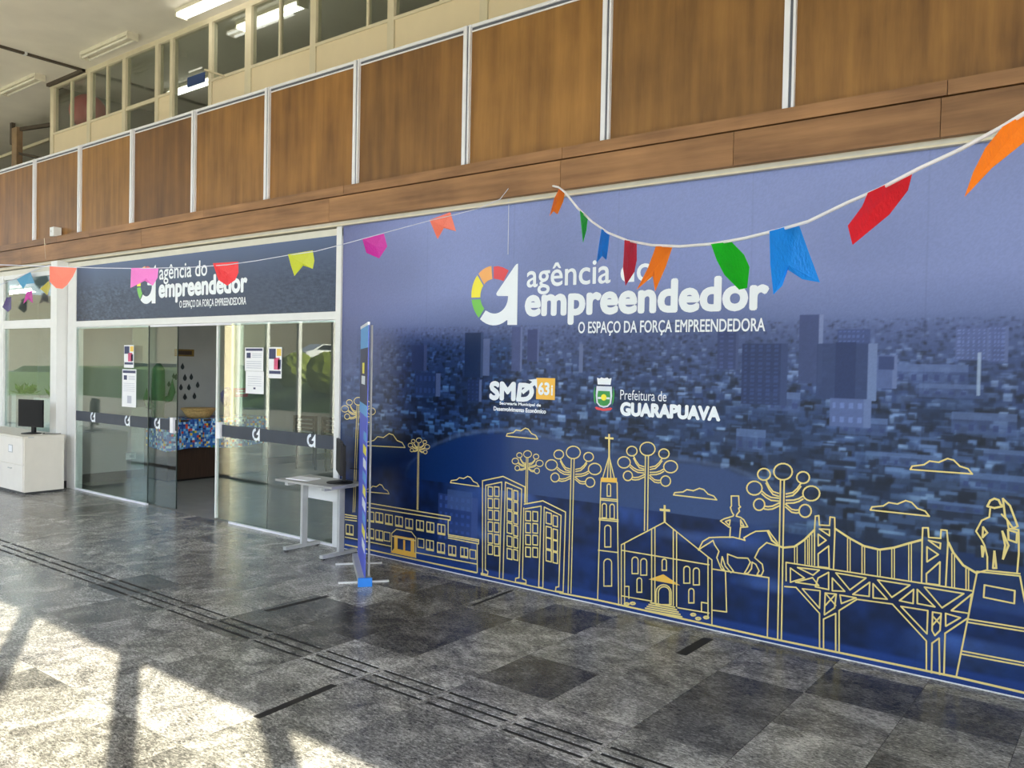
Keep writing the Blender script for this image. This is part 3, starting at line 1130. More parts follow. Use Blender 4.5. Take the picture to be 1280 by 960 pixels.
def brand_block(parent, f, y, pieces=True):
    """ring logo plus three lines of lettering; f maps mural x,z to the target x,z"""
    for k, pts in LOGO.items():
        flatpoly([f(*p) for p in logo_points(pts)], k, parent, 'logo_segment', y)
    flatpoly([f(*p) for p in logo_points(WHITE_G)], 'whiteprint', parent, 'logo_arrow', y)

    def tx(s_, x0, x1, z0, z1, b, n='lettering'):
        a, c = f(x0, z0), f(x1, z1)
        put_text(s_, a[0], c[0], a[1], c[1], parent, b, y, name=n)
    tx('agência do', -3.915, -2.805, 2.315, 2.562, 0.012)
    tx('empreendedor', -3.93, -1.967, 2.076, 2.385, 0.042)
    tx('O ESPAÇO DA FORÇA EMPREENDEDORA', -3.425, -1.988, 1.990, 2.098, 0.015)


brand_block(mural, lambda x, z: (x, z), -0.0055)
# lower logos
(a, b), (c, d) = T(612, 499), T(659, 474.5)
put_text('SM', a, a + .27, 1.475, 1.632, mural, .075)
put_text('D', a + .275, a + .44, 1.475, 1.625, mural, .07, slant=.15)
q = a + .46
flatpoly([(q - .14, 1.56), (q - .03, 1.635), (q - .065, 1.65), (q + .015, 1.66), (q + .02, 1.58), (q - .005, 1.61), (q - .115, 1.535)], 'whiteprint', mural, 'arrow')
flatpoly([(-3.803, 1.501), (-3.625, 1.501), (-3.625, 1.668), (-3.803, 1.668)], 'boxyellow', mural, 'amber_square', -.0052)
put_text('63', -3.785, -3.675, 1.535, 1.635, mural, .05, -.0062)
put_text('i', -3.66, -3.645, 1.535, 1.615, mural, .05, -.0062)
put_text('Secretaria Municipal de', -4.165, -3.755, 1.437, 1.468, mural, .05)
put_text('Desenvolvimento Econômico', -4.225, -3.705, 1.392, 1.427, mural, .05)
put_text('Prefeitura de', -3.05, -2.68, 1.527, 1.60, mural, 0)
put_text('GUARAPUAVA', -3.048, -2.279, 1.41, 1.512, mural, .075)
# municipal crest
cx0, cz0 = -3.188, 1.45


def C(pts):
    return [(cx0 + u, cz0 + v) for u, v in pts]


flatpoly(C([(-.062, .045), (-.07, .10), (-.065, .17), (.065, .17), (.07, .10), (.062, .045), (.035, .02), (0, .012), (-.035, .02)]), 'crestwhite', mural, 'crest_shield', -.0052)
flatpoly(C([(-.05, .05), (-.055, .10), (-.05, .135), (.05, .135), (.055, .10), (.05, .05), (.03, .03), (0, .024), (-.03, .03)]), 'crestgreen', mural, 'crest_field', -.0056)
flatpoly(C([(-.05, .075), (.05, .075), (.05, .09), (-.05, .09)]), 'crestwhite', mural, 'crest_band', -.0060)
flatpoly(C([(.024 * math.cos(k * .5236), .088 + .024 * math.sin(k * .5236)) for k in range(12)]), 'lyellow', mural, 'crest_disc', -.0064)
flatpoly(C([(-.055, .182), (-.062, .232), (-.04, .225), (-.025, .235), (0, .228), (.025, .235), (.04, .225), (.062, .232), (.055, .182)]), 'whiteprint', mural, 'crest_crown', -.0056)
flatpoly(C([(-.075, .012), (-.06, -.004), (0, -.012), (.06, -.004), (.075, .012), (.06, .016), (0, .004), (-.06, .016)]), 'lred', mural, 'crest_ribbon', -.0060)
for s_ in (-1, 1):
    flatpoly(C([(s_ * .07, .03), (s_ * .085, .06), (s_ * .09, .12), (s_ * .078, .17), (s_ * .074, .12)][::s_]), 'crestgreen', mural, 'crest_branch', -.0056)

# ------------------------------------------------------------------ sign above the doors
SX0, SX1, SZ0, SZ1 = -11.37, -6.165, 2.245, 2.965
sg = empty('shop_sign', ((SX0 + SX1) / 2, 0, SZ0), 'long dark blue shop sign with white lettering above the glass doors', 'sign')
sgx, sgz = np.meshgrid(np.linspace(SX0, SX1, 330), np.linspace(SZ0, SZ1, 70))
u = (sgx - SX0) / (SX1 - SX0)
v = (sgz - SZ0) / (SZ1 - SZ0)
col = rampc(v, [(0, (58, 66, 92)), (.45, (62, 70, 98)), (.8, (80, 88, 122)), (1, (92, 100, 140))])
g_ = rng.random(sgx.shape)
g_ = (g_ + np.roll(g_, 1, 0) + np.roll(g_, 1, 1) + np.roll(g_, 2, 1)) / 4
town = np.clip((.78 - v) * 3, 0, 1) * (np.clip(.32 - np.abs(u - .1), 0, .22) * 3 + np.clip(.2 - np.abs(u - .92), 0, .12) * 2 + .12)
col = col + ((g_ - .5) * 130 * town)[..., None] - (np.clip(.1 - u, 0, .1) * 260)[..., None]
col = col * np.array((.86, .98, .98))
col = np.clip(col, 0, 255) / 255
col = np.where(col <= 0.04045, col / 12.92, ((col + 0.055) / 1.055) ** 2.4)
paint_grid('printed_face', sgx, np.full(sgx.shape, -0.012), sgz, col, 'mural', sg, (-9, 0, SZ0))
bx('backing', 'alud', sg, SX0, SX1, -0.011, 0.02, SZ0, SZ1)
s0, s1 = onw(172.8, 352).x, onw(310.8, 352).x
zg0, zg1 = onw(192, 380).z, onw(192, 350.5).z
kx = (s1 - s0) / (-1.967 + 4.481)
kz = (onw(192, 380).z - onw(192, 331).z) / (2.078 - 2.575)
zb = onw(192, 380).z
brand_block(sg, lambda x, z: (s0 + (x + 4.481) * kx, zb + (z - 2.078) * kz), -0.0145)

# ------------------------------------------------------------------ shop front: column, frames, glass
col_ = struct(bx('trim_2', 'white', None, -11.81, -11.63, -0.15, 0.05, 0.0, 3.05), 'pale grey steel column between the two shop fronts')
bx('base_plate', 'darkskirt', col_, -11.82, -11.62, -0.155, 0.05, 0.0, 0.09)
fr = struct(empty('trim_3', (-8.9, 0, 0)), 'white metal frame around the glass doors and the sign')
fr['category'] = 'frame'
bx('jamb', 'white', fr, -11.60, -11.37, -0.02, 0.08, 0.0, 2.96)
bx('jamb', 'white', fr, -6.16, -6.09, -0.02, 0.10, 0.0, 3.045)
bx('transom', 'white', fr, -11.37, -6.16, -0.02, 0.09, 2.17, 2.243)
bx('track', 'alu', fr, -11.37, -6.16, 0.005, 0.08, 2.145, 2.17)
bx('sill', 'alu', fr, -11.37, -9.55, -0.018, 0.012, 0.0, 0.022)
bx('sill', 'alu', fr, -7.86, -6.16, -0.018, 0.012, 0.0, 0.022)


def mini_logo(x, z, y, parent):
    s_ = .08
    bxs = MB()
    bxs.add([(x - s_ / 2, y, z - .055), (x + s_ / 2, y, z - .055), (x + s_ / 2, y, z + .055), (x - s_ / 2, y, z + .055)], [(0, 1, 2, 3)])
    return bxs


M['bandgrey'] = mat('band_grey', (58, 66, 80), 0.5, alpha=0.93)


def small_mark(parent, x, z, y):
    k = .09 / .335
    f = lambda a, b: (x + (a + 4.245) * k, z + (b - 2.32) * k)
    flatpoly([f(*p) for p in logo_points(WHITE_G)], 'whiteprint', parent, 'logo_arrow', y)
    ring = arc(OC, 245, 325, 92, 228, 12) + arc(IC, 152, 190, 226, 94, 12)
    flatpoly([f(*p) for p in logo_points(ring)], 'crestwhite', parent, 'logo_ring', y)


def pane(name, x0, x1, y, z0, z1, marks, label, parentless=True, band=True):
    o = bx(name, 'glass', None, x0, x1, y - 0.005, y + 0.005, z0, z1)
    struct(o, label)
    if band:
        b = bx('band', 'bandgrey', o, x0 + .002, x1 - .002, y - .0062, y - .0052, 0.925, 1.055)
        for mx_ in marks:
            small_mark(b, mx_, 0.99, y - .007)
    return o


pane('window_1', -11.37, -9.55, -0.003, 0.022, 2.16, (onw(117, 517).x, onw(160, 521).x), 'fixed glass pane beside the column with two notices on it')
d1 = pane('door_1', -10.02, -9.0, 0.045, 0.012, 2.15, (-9.42,), 'left glass sliding door pushed open')
d2 = pane('door_2', -8.18, -7.27, 0.045, 0.012, 2.15, (), 'right glass sliding door with white metal edge')
pane('window_2', -7.86, -6.16, -0.003, 0.022, 2.16, (onw(321, 537).x, onw(390, 545).x), 'fixed glass pane with three notices beside the mural')
bx('edge_profile', 'white', d2, -8.195, -8.170, 0.03, 0.06, 0.012, 2.15)
for o, x in ((d1, -9.06), (d2, -8.12)):
    MB().box(x - .035, x + .035, 0.012, 0.078, 0.90, 1.08).build('lock', 'alu', o)
M['gedge'] = mat('glass_edge', (34, 48, 46), .3)
bx('glass_edge', 'gedge', d1, -9.0, -8.99, .039, .051, .012, 2.15)
bx('glass_edge', 'gedge', d2, -7.27, -7.262, .039, .051, .012, 2.15)
w1 = bpy.data.objects['window_1']
bx('glass_edge', 'gedge', w1, -9.55, -9.54, -.009, .003, .022, 2.16)

# left shop front
lf = struct(empty('trim_4', (-14, 0, 0)), 'white metal frame of the shop front left of the column')
lf['category'] = 'frame'
bx('mullion', 'white', lf, -13.95, -13.66, -0.025, 0.06, 0.0, 2.96)
bx('mullion', 'white', lf, -11.95, -11.81, -0.02, 0.06, 0.0, 3.04)
bx('transom', 'white', lf, -21, -11.95, -0.02, 0.06, 2.17, 2.29)
bx('head', 'white', lf, -21, -11.95, -0.015, 0.06, 2.90, 2.96)
bx('sill', 'white', lf, -21, -11.95, -0.02, 0.06, 0.0, 0.06)
pane('window_3', -13.66, -11.95, 0.01, 0.06, 2.17, (), 'large lower glass pane left of the column', band=False)
pane('window_4', -13.66, -11.95, 0.01, 2.29, 2.90, (), 'upper glass light left of the column', band=False)
pane('window_5', -21, -13.95, 0.01, 0.06, 2.17, (), 'glass pane at the far left of the shop front', band=False)
pane('window_6', -21, -13.95, 0.01, 2.29, 2.90, (), 'upper glass light at the far left of the shop front', band=False)

# ------------------------------------------------------------------ rooms behind the glass
struct(bx('floor_inside', 'intfloor', None, -22, MX0, 0.0, 7.0, -0.2, 0.0))
struct(bx('ceiling_inside', 'intceil', None, -22, 14, 0.15, 7.0, 3.05, 3.2))
wp = struct(bx('wall_partition', 'wall', None, -12.1, -11.9, 0.1, 7.0, 0.0, 3.05))
struct(bx('baseboard_partition', 'darkskirt', None, -11.9, -11.885, 0.1, 7.0, 0.0, 0.12))
struct(bx('wall_inner_right', 'wall', None, -5.2, -5.0, 0.15, 7.0, 0.0, 3.05))
struct(bx('wall_inner_left', 'wall', None, -21.2, -21.0, 0.15, 7.0, 0.0, 3.05))


def lamp_batten(name, c, L, ax, lit, label, group=None, drop=0.0):
    """twin-tube ceiling batten; c is the centre on the ceiling"""
    t = empty(name, (c[0], c[1], c[2] - .1), label, 'light', group)
    X = Vector((1, 0, 0)) if ax == 'x' else Vector((0, 1, 0))
    Yv = Vector((0, 1, 0)) if ax == 'x' else Vector((1, 0, 0))
    c = Vector(c)
    Z = Vector((0, 0, 1))
    MB().obox(c - Z * .022, X * L / 2, Yv * .075, Z * .022).build('housing', 'fixture', t)
    for s_ in (-1, 1):
        MB().obox(c + X * s_ * (L / 2 - .015) - Z * .065, X * .015, Yv * .075, Z * .03).build('end_cap', 'fixture', t)
    for s_ in (-1, 1):
        MB().tube([c + Yv * s_ * .05 - X * (L / 2 - .03) - Z * .07, c + Yv * s_ * .05 + X * (L / 2 - .03) - Z * .07], .016, 10).build('tube', ('tubein' if c.z < 4 else 'tube') if lit else 'tubeoff', t)
    return t


# inside lamps; the one behind the doors is added to brighten that room
lamp_batten('ceiling_light', (-9.0, 3.0, 3.05), 1.25, 'x', True, 'added twin tube light brightening the room behind the doors', 'tube lights inside the shops')
lamp_batten('ceiling_light', (onw(27, 362, 1.5).x, 1.5, 3.05), 1.25, 'x', True, 'twin tube light in the room left of the column', 'tube lights inside the shops')

# counter with cloth
ct = empty('reception_counter', (-11.45, 1.9, 0), 'dark wooden counter standing inside the open glass doors', 'counter')
bx('body', 'darkwood', ct, -11.75, -11.1, 1.15, 2.75, 0.03, 0.86)
bx('plinth', 'black', ct, -11.72, -11.14, 1.18, 2.72, 0.0, 0.03)
bx('top', 'darkwood', ct, -11.78, -11.07, 1.12, 2.78, 0.86, 0.89)


def cloth_mat():
    m, n, l, p = nmat('patchwork_cloth')
    tc = n.new('ShaderNodeTexCoord')
    b = n.new('ShaderNodeTexVoronoi')
    b.distance = 'CHEBYCHEV'
    b.inputs['Scale'].default_value = 30
    b.inputs['Randomness'].default_value = 0.25
    rp = n.new('ShaderNodeValToRGB')
    rp.color_ramp.interpolation = 'CONSTANT'
    e = rp.color_ramp.elements
    e[0].color = L4((40, 104, 190))
    e[1].position = .35
    e[1].color = L4((110, 176, 226))
    for po, c in ((.55, (196, 220, 236)), (.66, (30, 70, 150)), (.84, (206, 70, 52)), (.90, (232, 190, 60)), (.94, (60, 130, 80)), (.97, (30, 30, 60))):
        k = e.new(po)
        k.color = L4(c)
    sep = n.new('ShaderNodeSeparateColor')
    l.new(tc.outputs['Object'], b.inputs['Vector'])
    l.new(b.outputs['Color'], sep.inputs[0])
    l.new(sep.outputs[0], rp.inputs[0])
    l.new(rp.outputs[0], p.inputs['Base Color'])
    p.inputs['Roughness'].default_value = .8
    return m


M['cloth'] = cloth_mat()
mb = MB()
n = 40
for i in range(n):
    y0, y1 = 1.10 + 1.7 * i / n, 1.10 + 1.7 * (i + 1) / n
    w = lambda y: -11.055 + .012 * math.sin(y * 17)
    hb = lambda y: .46 + .02 * math.sin(y * 5)
    mb.add([(w(y0), y0, hb(y0)), (w(y1), y1, hb(y1)), (w(y1) - .01, y1, .895), (w(y0) - .01, y0, .895), (-11.6, y1, .897), (-11.6, y0, .897)], [(0, 1, 2, 3), (3, 2, 4, 5)])
    if i == 0:
        mb.add([(w(y0), y0, hb(y0)), (w(y0) - .01, y0, .895), (-11.6, y0, .897), (-11.6, y0, .5)], [(0, 1, 2, 3)])
tag(mb.build('tablecloth', 'cloth'), 'blue patchwork cloth with coloured squares hanging over the dark counter', 'cloth')
M['straw'] = mat('straw', (196, 160, 104), .8, var=.2, scale=40)
bk = empty('straw_basket', (-11.3, 2.05, .9), 'low straw basket on the patchwork cloth', 'basket')
MB().lathe((-11.3, 1.75, .9), [(.16, 0), (.24, .12), (.23, .12), (.15, .015)], 20).build('bowl', 'straw', bk, True)
MB().lathe((-11.3, 1.75, .9), [(.235, .11), (.25, .12), (.25, .14), (.235, .145)], 20).build('rim', 'straw', bk, True)
M['royal'] = mat('royal_blue', (36, 48, 150), .5, var=.2, scale=20)
pl = empty('blue_bouquet', (-11.25, 2.2, .9), 'round royal blue paper bouquet standing on the counter', 'decoration')
mbq = MB()
mbq.tube([(-11.25, 2.2, .9), (-11.25, 2.2, 1.1)], [.05, .03], 10)
mbq.build('holder', 'royal', pl)
MB().blob((-11.25, 2.2, 1.2), .1, .1, .14, 12, 8, .25).build('paper_flower', 'royal', pl)
M['pink'] = mat('pink_card', (214, 84, 120), .6, var=.05)
ps = empty('pink_card_sign', (-11.2, 2.42, .9), 'small pink card on a thin white stand at the counter end', 'sign')
bx('stand', 'white', ps, -11.21, -11.20, 2.41, 2.42, .9, 1.2)
bx('card', 'pink', ps, -11.215, -11.205, 2.29, 2.54, 1.2, 1.34)
bx('foot', 'white', ps, -11.24, -11.17, 2.37, 2.46, .897, .905)
bx('print_line', 'paper', ps, -11.2045, -11.204, 2.33, 2.5, 1.25, 1.27)
bx('print_line', 'paper', ps, -11.2045, -11.204, 2.35, 2.48, 1.29, 1.30)
# cactus cut-out standing by the wall
M['cactus'] = mat('cactus_green', (30, 92, 52), .7, var=.15)
cc = empty('paper_cactus', (-11.55, 1.3, .9), 'tall green cactus decoration on the counter by the wall', 'decoration')
MB().tube([(-11.6, 1.28, .9), (-11.6, 1.28, 1.3), (-11.6, 1.28, 1.62), (-11.6, 1.28, 1.7)], [.085, .095, .085, .03], 12).build('stem', 'cactus', cc, True)
MB().tube([(-11.6, 1.34, 1.15), (-11.6, 1.46, 1.18), (-11.6, 1.5, 1.28), (-11.6, 1.5, 1.48), (-11.6, 1.5, 1.53)], [.05, .05, .05, .045, .02], 10).build('arm', 'cactus', cc, True)
MB().tube([(-11.6, 1.24, 1.05), (-11.6, 1.13, 1.08), (-11.6, 1.1, 1.18), (-11.6, 1.1, 1.35), (-11.6, 1.1, 1.4)], [.05, .05, .05, .045, .02], 10).build('arm', 'cactus', cc, True)
# wall decals on the partition (x = -11.9): pixel -> point of that wall


def onx(x, y, xx):
    d = ray(x, y)
    return CAM + d * ((xx - CAM.x) / d.x)


M['decal'] = mat('dark_decal', (38, 46, 52), .6)
dec = [(228, 458, 7), (220, 471, 7), (231, 472, 7.5), (239, 471, 7), (226, 484, 7), (236, 484, 7), (247, 481, 7), (231, 496, 7), (243, 495, 7), (214, 487, 7), (217, 470, 6), (211, 480, 6)]
decl = ['topmost', 'second from left upper row', 'third from left upper row', 'rightmost upper row', 'third from left middle row', 'fourth from left middle row', 'rightmost middle row', 'lower left bottom row', 'lower right bottom row', 'second from left middle row', 'leftmost upper row', 'leftmost middle row']
rows_ = {0: 'top', 1: 'upper row', 2: 'upper row', 3: 'upper row', 4: 'middle row', 5: 'middle row', 6: 'middle row', 7: 'bottom row', 8: 'bottom row', 9: 'middle row', 10: 'upper row', 11: 'middle row'}
for i, (x, y, s_) in enumerate(dec):
    p = onx(x, y, -11.9)
    k = s_ / 130
    pts = [(0, 1.0), (.28, .45), (.5, .0), (.46, -.45), (.2, -.8), (0, -.9), (-.2, -.8), (-.46, -.45), (-.5, 0), (-.28, .45)]
    o = MB().prism([(-11.899, p.y + a * k * 1.1, p.z + b * k) for a, b in pts], (.004, 0, 0)).build('leaf_decal', 'decal')
    tag(o, decl[i] + ' dark leaf decal on the grey inner wall', 'decal', 'leaf decals on the inner wall')
M['plaque'] = mat('gold_plaque', (122, 96, 38), .4, var=.2)
p = onx(230, 441, -11.9)
pq = empty('wall_plaque', (-11.89, p.y, p.z - .06), 'gold lettered plaque on the inner wall above the leaf decals', 'plaque')
bx('board', 'plaque', pq, -11.9, -11.88, p.y - .16, p.y + .16, p.z - .055, p.z + .055)
bx('inlay', 'darkwood', pq, -11.88, -11.878, p.y - .12, p.y + .12, p.z - .03, p.z + .03)
p = onx(163, 570, -11.9)
ob = empty('socket_box', (-11.89, p.y, p.z - .05), 'white power socket box low on the inner wall', 'socket')
bx('cover', 'white', ob, -11.9, -11.87, p.y - .07, p.y + .07, p.z - .045, p.z + .045)
bx('outlet', 'greymetal', ob, -11.87, -11.868, p.y - .03, p.y + .03, p.z - .02, p.z + .02)


# visitor chairs inside
def visitor_chair(x, y, rz, label):
    t = empty('visitor_chair', (x, y, 0), label, 'chair', 'black visitor chairs inside the glass')
    parts = []
    R = Matrix.Rotation(rz, 3, 'Z')

    def rb(name, mm, *b):
        mb = MB().box(*b)
        mb.v = [tuple(R @ Vector(q) + Vector((x, y, 0))) for q in mb.v]
        return mb.build(name, mm, t)
    rb('seat', 'chairblack', -.23, .23, -.22, .22, .43, .47)
    b = MB()
    for k in range(5):
        b.box(-.23, .23, .20 + .01 * k, .23 + .01 * k, .56 + .07 * k, .605 + .07 * k)
    b.box(-.23, -.19, .2, .27, .56, .885).box(.19, .23, .2, .27, .56, .885)
    b.v = [tuple(R @ Vector(q) + Vector((x, y, 0))) for q in b.v]
    b.build('backrest', 'chairblack', t)
    for sx in (-1, 1):
        for sy in (-1, 1):
            rb('leg', 'black', sx * .2 - .012, sx * .2 + .012, sy * .2 - .012, sy * .2 + .012, 0, .6 if sy > 0 else .43)


visitor_chair(-11.0, 3.7, 3.3, 'black slatted visitor chair inside, nearest to the counter')
visitor_chair(-10.35, 3.75, 3.1, 'black slatted visitor chair inside, second from the counter')
visitor_chair(-9.7, 3.85, 3.0, 'black slatted visitor chair inside, third from the counter')
visitor_chair(-9.05, 3.9, 3.1, 'black slatted visitor chair inside, seen behind the monitor table')

# ------------------------------------------------------------------ notices taped to the glass
def notice(px0, py0, px1, py1, label, kind, y=-0.0105):
    a, b = onw(px0, py1), onw(px1, py0)
    x0, x1, z0, z1 = a.x, b.x, a.z, b.z
    t = bx('paper_notice', 'paper', None, x0, x1, y - .0006, y, z0, z1)
    tag(t, label, 'notice', 'notices taped to the glass')
    M.setdefault('ink', mat('ink', (66, 72, 104), .7))
    M.setdefault('inkgrey', mat('ink_grey', (186, 190, 204), .7))
    M.setdefault('inkpink', mat('ink_pink', (206, 92, 128), .7))
    M.setdefault('inkyellow', mat('ink_yellow', (232, 196, 90), .7))
    w, h = x1 - x0, z1 - z0

    def r(u0, u1, v0, v1, m):
        q = MB().add([(x0 + w * u0, y - .0014, z0 + h * v0), (x0 + w * u1, y - .0014, z0 + h * v0), (x0 + w * u1, y - .0014, z0 + h * v1), (x0 + w * u0, y - .0014, z0 + h * v1)], [(0, 1, 2, 3)])
        q.build('print_block', m, t)
    if kind == 'text':
        r(.05, .95, .86, .96, 'ink')
        r(.1, .32, .55, .78, 'ink')
        for k in range(3):
            r(.4, .92, .58 + .07 * k, .60 + .07 * k, 'inkgrey')
        for k in range(4):
            r(.1, .9, .12 + .09 * k, .145 + .09 * k, 'inkgrey')
    elif kind == 'plain':
        for k in range(5):
            r(.12, .88, .35 + .1 * k, .37 + .1 * k, 'inkgrey')
        r(.44, .56, .2, .28, 'ink')
    elif kind == 'long':
        r(.05, .95, .90, .97, 'ink')
        r(.12, .35, .72, .84, 'ink')
        for k in range(3):
            r(.45, .92, .73 + .04 * k, .745 + .04 * k, 'inkgrey')
        for k in range(5):
            r(.1, .9, .42 + .05 * k, .43 + .05 * k, 'inkgrey')
        r(.38, .68, .1, .3, 'inkgrey')
    else:
        r(.04, .55, .62, .95, 'ink')
        r(.62, .96, .72, .95, 'inkyellow')
        r(.42, .85, .28, .66, 'inkpink')
        r(.72, .94, .3, .6, 'ink')
        r(.06, .94, .14, .24, 'ink')
    return t


notice(156, 431.5, 168.5, 459.5, 'small dark printed flyer above the long notice on the left pane', 'photo')
notice(153.5, 462, 171.5, 508, 'long white notice with dark heading on the left pane', 'long')
notice(307, 434.5, 330.5, 463.5, 'white notice with dark heading on the right pane', 'text')
notice(308, 464.5, 331, 491.5, 'plain white sheet below the headed notice on the right pane', 'plain')
notice(336.5, 434, 353.5, 472.5, 'colourful poster with pink figure on the right pane', 'photo')

# ------------------------------------------------------------------ upper floor windows
WY = 0.67


def ux(px, py=60):
    return onw(px, py, WY).x


ZC, ZT, ZB = 5.225, 5.99, 4.40
uw = struct(empty('trim_5', (-9, WY, 4.4)), 'cream metal framing of the upper floor windows')
uw['category'] = 'frame'
bx('head', 'creamframe', uw, ux(65, 107), 8, WY - .03, WY + .05, ZT - .055, ZT + .01)
bx('slab', 'beam', uw, -22, 8, 0.15, 3.0, 4.25, 4.40)
mull = [(65, 69), (111, 115), (155, 159), (196, 200), (214.5, 218), (263, 267), (308.5, 316), (390, 397), (487, 495)]
xs = [(ux(a, 190 - .35 * a), ux(b, 190 - .35 * b)) for a, b in mull]
sp_ = xs[-1][0] - xs[-2][0]
while xs[-1][1] < 7:
    xs.append((xs[-1][0] + sp_, xs[-1][1] + sp_))
for a, b in xs:
    bx('mullion', 'creamframe', uw, a, b, WY - .03, WY + .05, ZB, ZT - .055)
wi = 7
for k in range(len(xs) - 1):
    a, b = xs[k][1], xs[k + 1][0]
    w_ = empty('window_%d' % wi, ((a + b) / 2, WY, ZB), kind='structure')
    wi += 1
    mid = None
    if k == 4:                                   # glazed door bay, no lower panel
        bx('pane', 'glassup', w_, a, b, WY + .005, WY + .011, ZB, ZT - .055)
        continue
    zc = ZC
    if k == 2:
        zc = onw(178, 128, WY).z
        bx('rail', 'creamframe', w_, a, b, WY - .02, WY + .03, zc - .05, zc)
        bx('pane', 'glassup', w_, a, b, WY + .005, WY + .011, ZB, zc - .05)
        bx('pane', 'glassup', w_, a, b, WY + .005, WY + .011, zc, ZT - .055)
        continue
    if k == 3:
        zc = onw(207, 119, WY).z
    bx('lower_panel', 'cream', w_, a + .004, b - .004, WY - .015, WY + .02, ZB, zc - .02)
    bx('rail', 'creamframe', w_, a, b, WY - .028, WY + .04, zc - .02, zc + .012)
    div = {0: .5, 1: .5, 6: .48, 7: .72, 8: .55}.get(k, None)
    if div:
        xm = a + (b - a) * div
        bx('sash_bar', 'creamframe', w_, xm - .015, xm + .015, WY - .015, WY + .03, zc, ZT - .055)
        bx('pane', 'glassup', w_, a, xm - .015, WY + .005, WY + .011, zc, ZT - .055)
        bx('pane', 'glassup', w_, xm + .015, b, WY + .005, WY + .011, zc, ZT - .055)
    else:
        bx('pane', 'glassup', w_, a, b, WY + .005, WY + .011, zc, ZT - .055)
XE = xs[0][0]
M['uproom'] = mat('upper_room_wall', (150, 148, 138), .8, var=.05)
struct(bx('wall_upper_side', 'uproom', None, XE - .06, XE, WY + .05, 4.5, 4.40, CEIL))
struct(bx('wall_upper_back', 'uproom', None, -22, 8, 4.5, 4.6, 4.40, CEIL))
struct(bx('floor_upper', 'intfloor', None, -22, 8, 0.14, 4.5, 4.395, 4.405))


def upper_lamp(pxa, pya, pxb, pyb, z, label):
    a, b = onz(pxa, pya, z), onz(pxb, pyb, z)
    c = (a + b) / 2
    d_ = (b - a)
    lamp_batten('ceiling_light', (c.x, c.y, CEIL), 1.25, 'x', True, label, 'lit tubes behind the upper windows')


lamp_batten('ceiling_light', (onz(240, 112, 5.9).x, onz(240, 112, 5.9).y, CEIL), 1.25, 'x', True, 'lit tube light seen through the upper glazed door bay', 'lit tubes behind the upper windows')
lamp_batten('ceiling_light', (onz(338, 25, 5.9).x, onz(338, 25, 5.9).y, CEIL), 1.25, 'x', True, 'lit tube light behind the wide upper window', 'lit tubes behind the upper windows')
# red ball behind the glass
p = onw(110, 140, 1.05)
M['redball'] = mat('red_rubber', (196, 16, 36), .4)
rb = empty('red_ball', (p.x, p.y, 4.4), 'big red ball behind the upper windows at the left', 'ball')
MB().blob((p.x, p.y, p.z), .27, .27, .27, 24, 14).build('ball', 'redball', rb, True)
MB().tube([(p.x, p.y, p.z - .25), (p.x, p.y, 4.405)], .03, 8).build('stem', 'redball', rb)
# small blue sign beside the door bay
p = onw(245, 100, WY - .12)
M['signblue'] = mat('sign_blue', (22, 58, 116), .5)
bs = empty('door_plate', (p.x, WY - .1, p.z - .08), 'small blue plate projecting beside the upper door bay', 'sign')
a, b = onw(235, 104, WY - .3), onw(256, 98, WY - .3)
bx('plate', 'signblue', bs, a.x, b.x, WY - .31, WY - .295, onw(245, 106, WY - .3).z, onw(245, 94, WY - .3).z)
bx('print_line', 'paper', bs, a.x + .03, b.x - .04, WY - .312, WY - .31, p.z - .0, p.z + .02)
bx('bracket', 'creamframe', bs, b.x - .02, b.x, WY - .295, WY - .02, p.z - .03, p.z - .01)

# ceiling battens in the gallery
labs = ['lit twin tube light on the gallery ceiling, nearest to the camera', 'unlit twin tube batten on the gallery ceiling, middle of the row', 'unlit twin tube batten on the gallery ceiling by the dark conduit, farthest away']
for (x, lit, lb) in ((-8.85, True, labs[0]), (-11.27, False, labs[1]), (-13.97, False, labs[2])):
    lamp_batten('ceiling_light', (x, .33, CEIL), 1.3, 'x', lit, lb, 'tube lights on the gallery ceiling')
# conduit on the ceiling
cdt = empty('ceiling_conduit', (-12.6, 0, CEIL - .05), 'thin dark conduit crossing the gallery ceiling', 'conduit')
bx('run', 'conduit', cdt, -12.60, -12.55, -8.3, .62, CEIL - .03, CEIL)
bx('run', 'conduit', cdt, XE, -12.55, .58, .63, CEIL - .045, CEIL)
for y in (-3, -1.5, -.2):
    bx('clip', 'white', cdt, -12.62, -12.53, y, y + .03, CEIL - .036, CEIL)

# mezzanine railing at the far left
ml = empty('mezzanine_railing', (-15.5, .9, 4.4), 'wooden post and pale rails of the railing at the upper left', 'railing')
pz = onw(22, 160, 1.0)
bx('post', 'railwood', ml, onw(18.5, 180, 1.0).x, onw(24.5, 180, 1.0).x, .95, 1.05, 4.405, pz.z)
MB().bar((pz.x, 1.0, pz.z - .03), (XE - .1, 1.6, onw(60, 171, 1.6).z), .05, .06).build('handrail', 'conduit', ml)
MB().bar(onw(0, 197, 1.4), onw(63, 174, 1.4), .05, .05).build('lower_rail', 'creamframe', ml)
MB().bar(onw(24, 192, 1.0), onw(64, 200, 1.3), .04, .04).build('lower_rail', 'conduit', ml)
hp = empty('hanging_rod', (-15.5, 1.2, 5), 'thin dark rod hanging from the ceiling at the upper left', 'rod')
a = onw(15, 122, 1.2)
b = onw(16.5, 180, 1.2)
MB().tube([(a.x, 1.2, CEIL), (a.x, 1.2, onw(15, 152, 1.2).z)], .012, 8).build('rod', 'conduit', hp)
MB().box(a.x - .03, a.x + .05, 1.18, 1.24, b.z, onw(15, 152, 1.2).z).build('sleeve', 'conduit', hp)

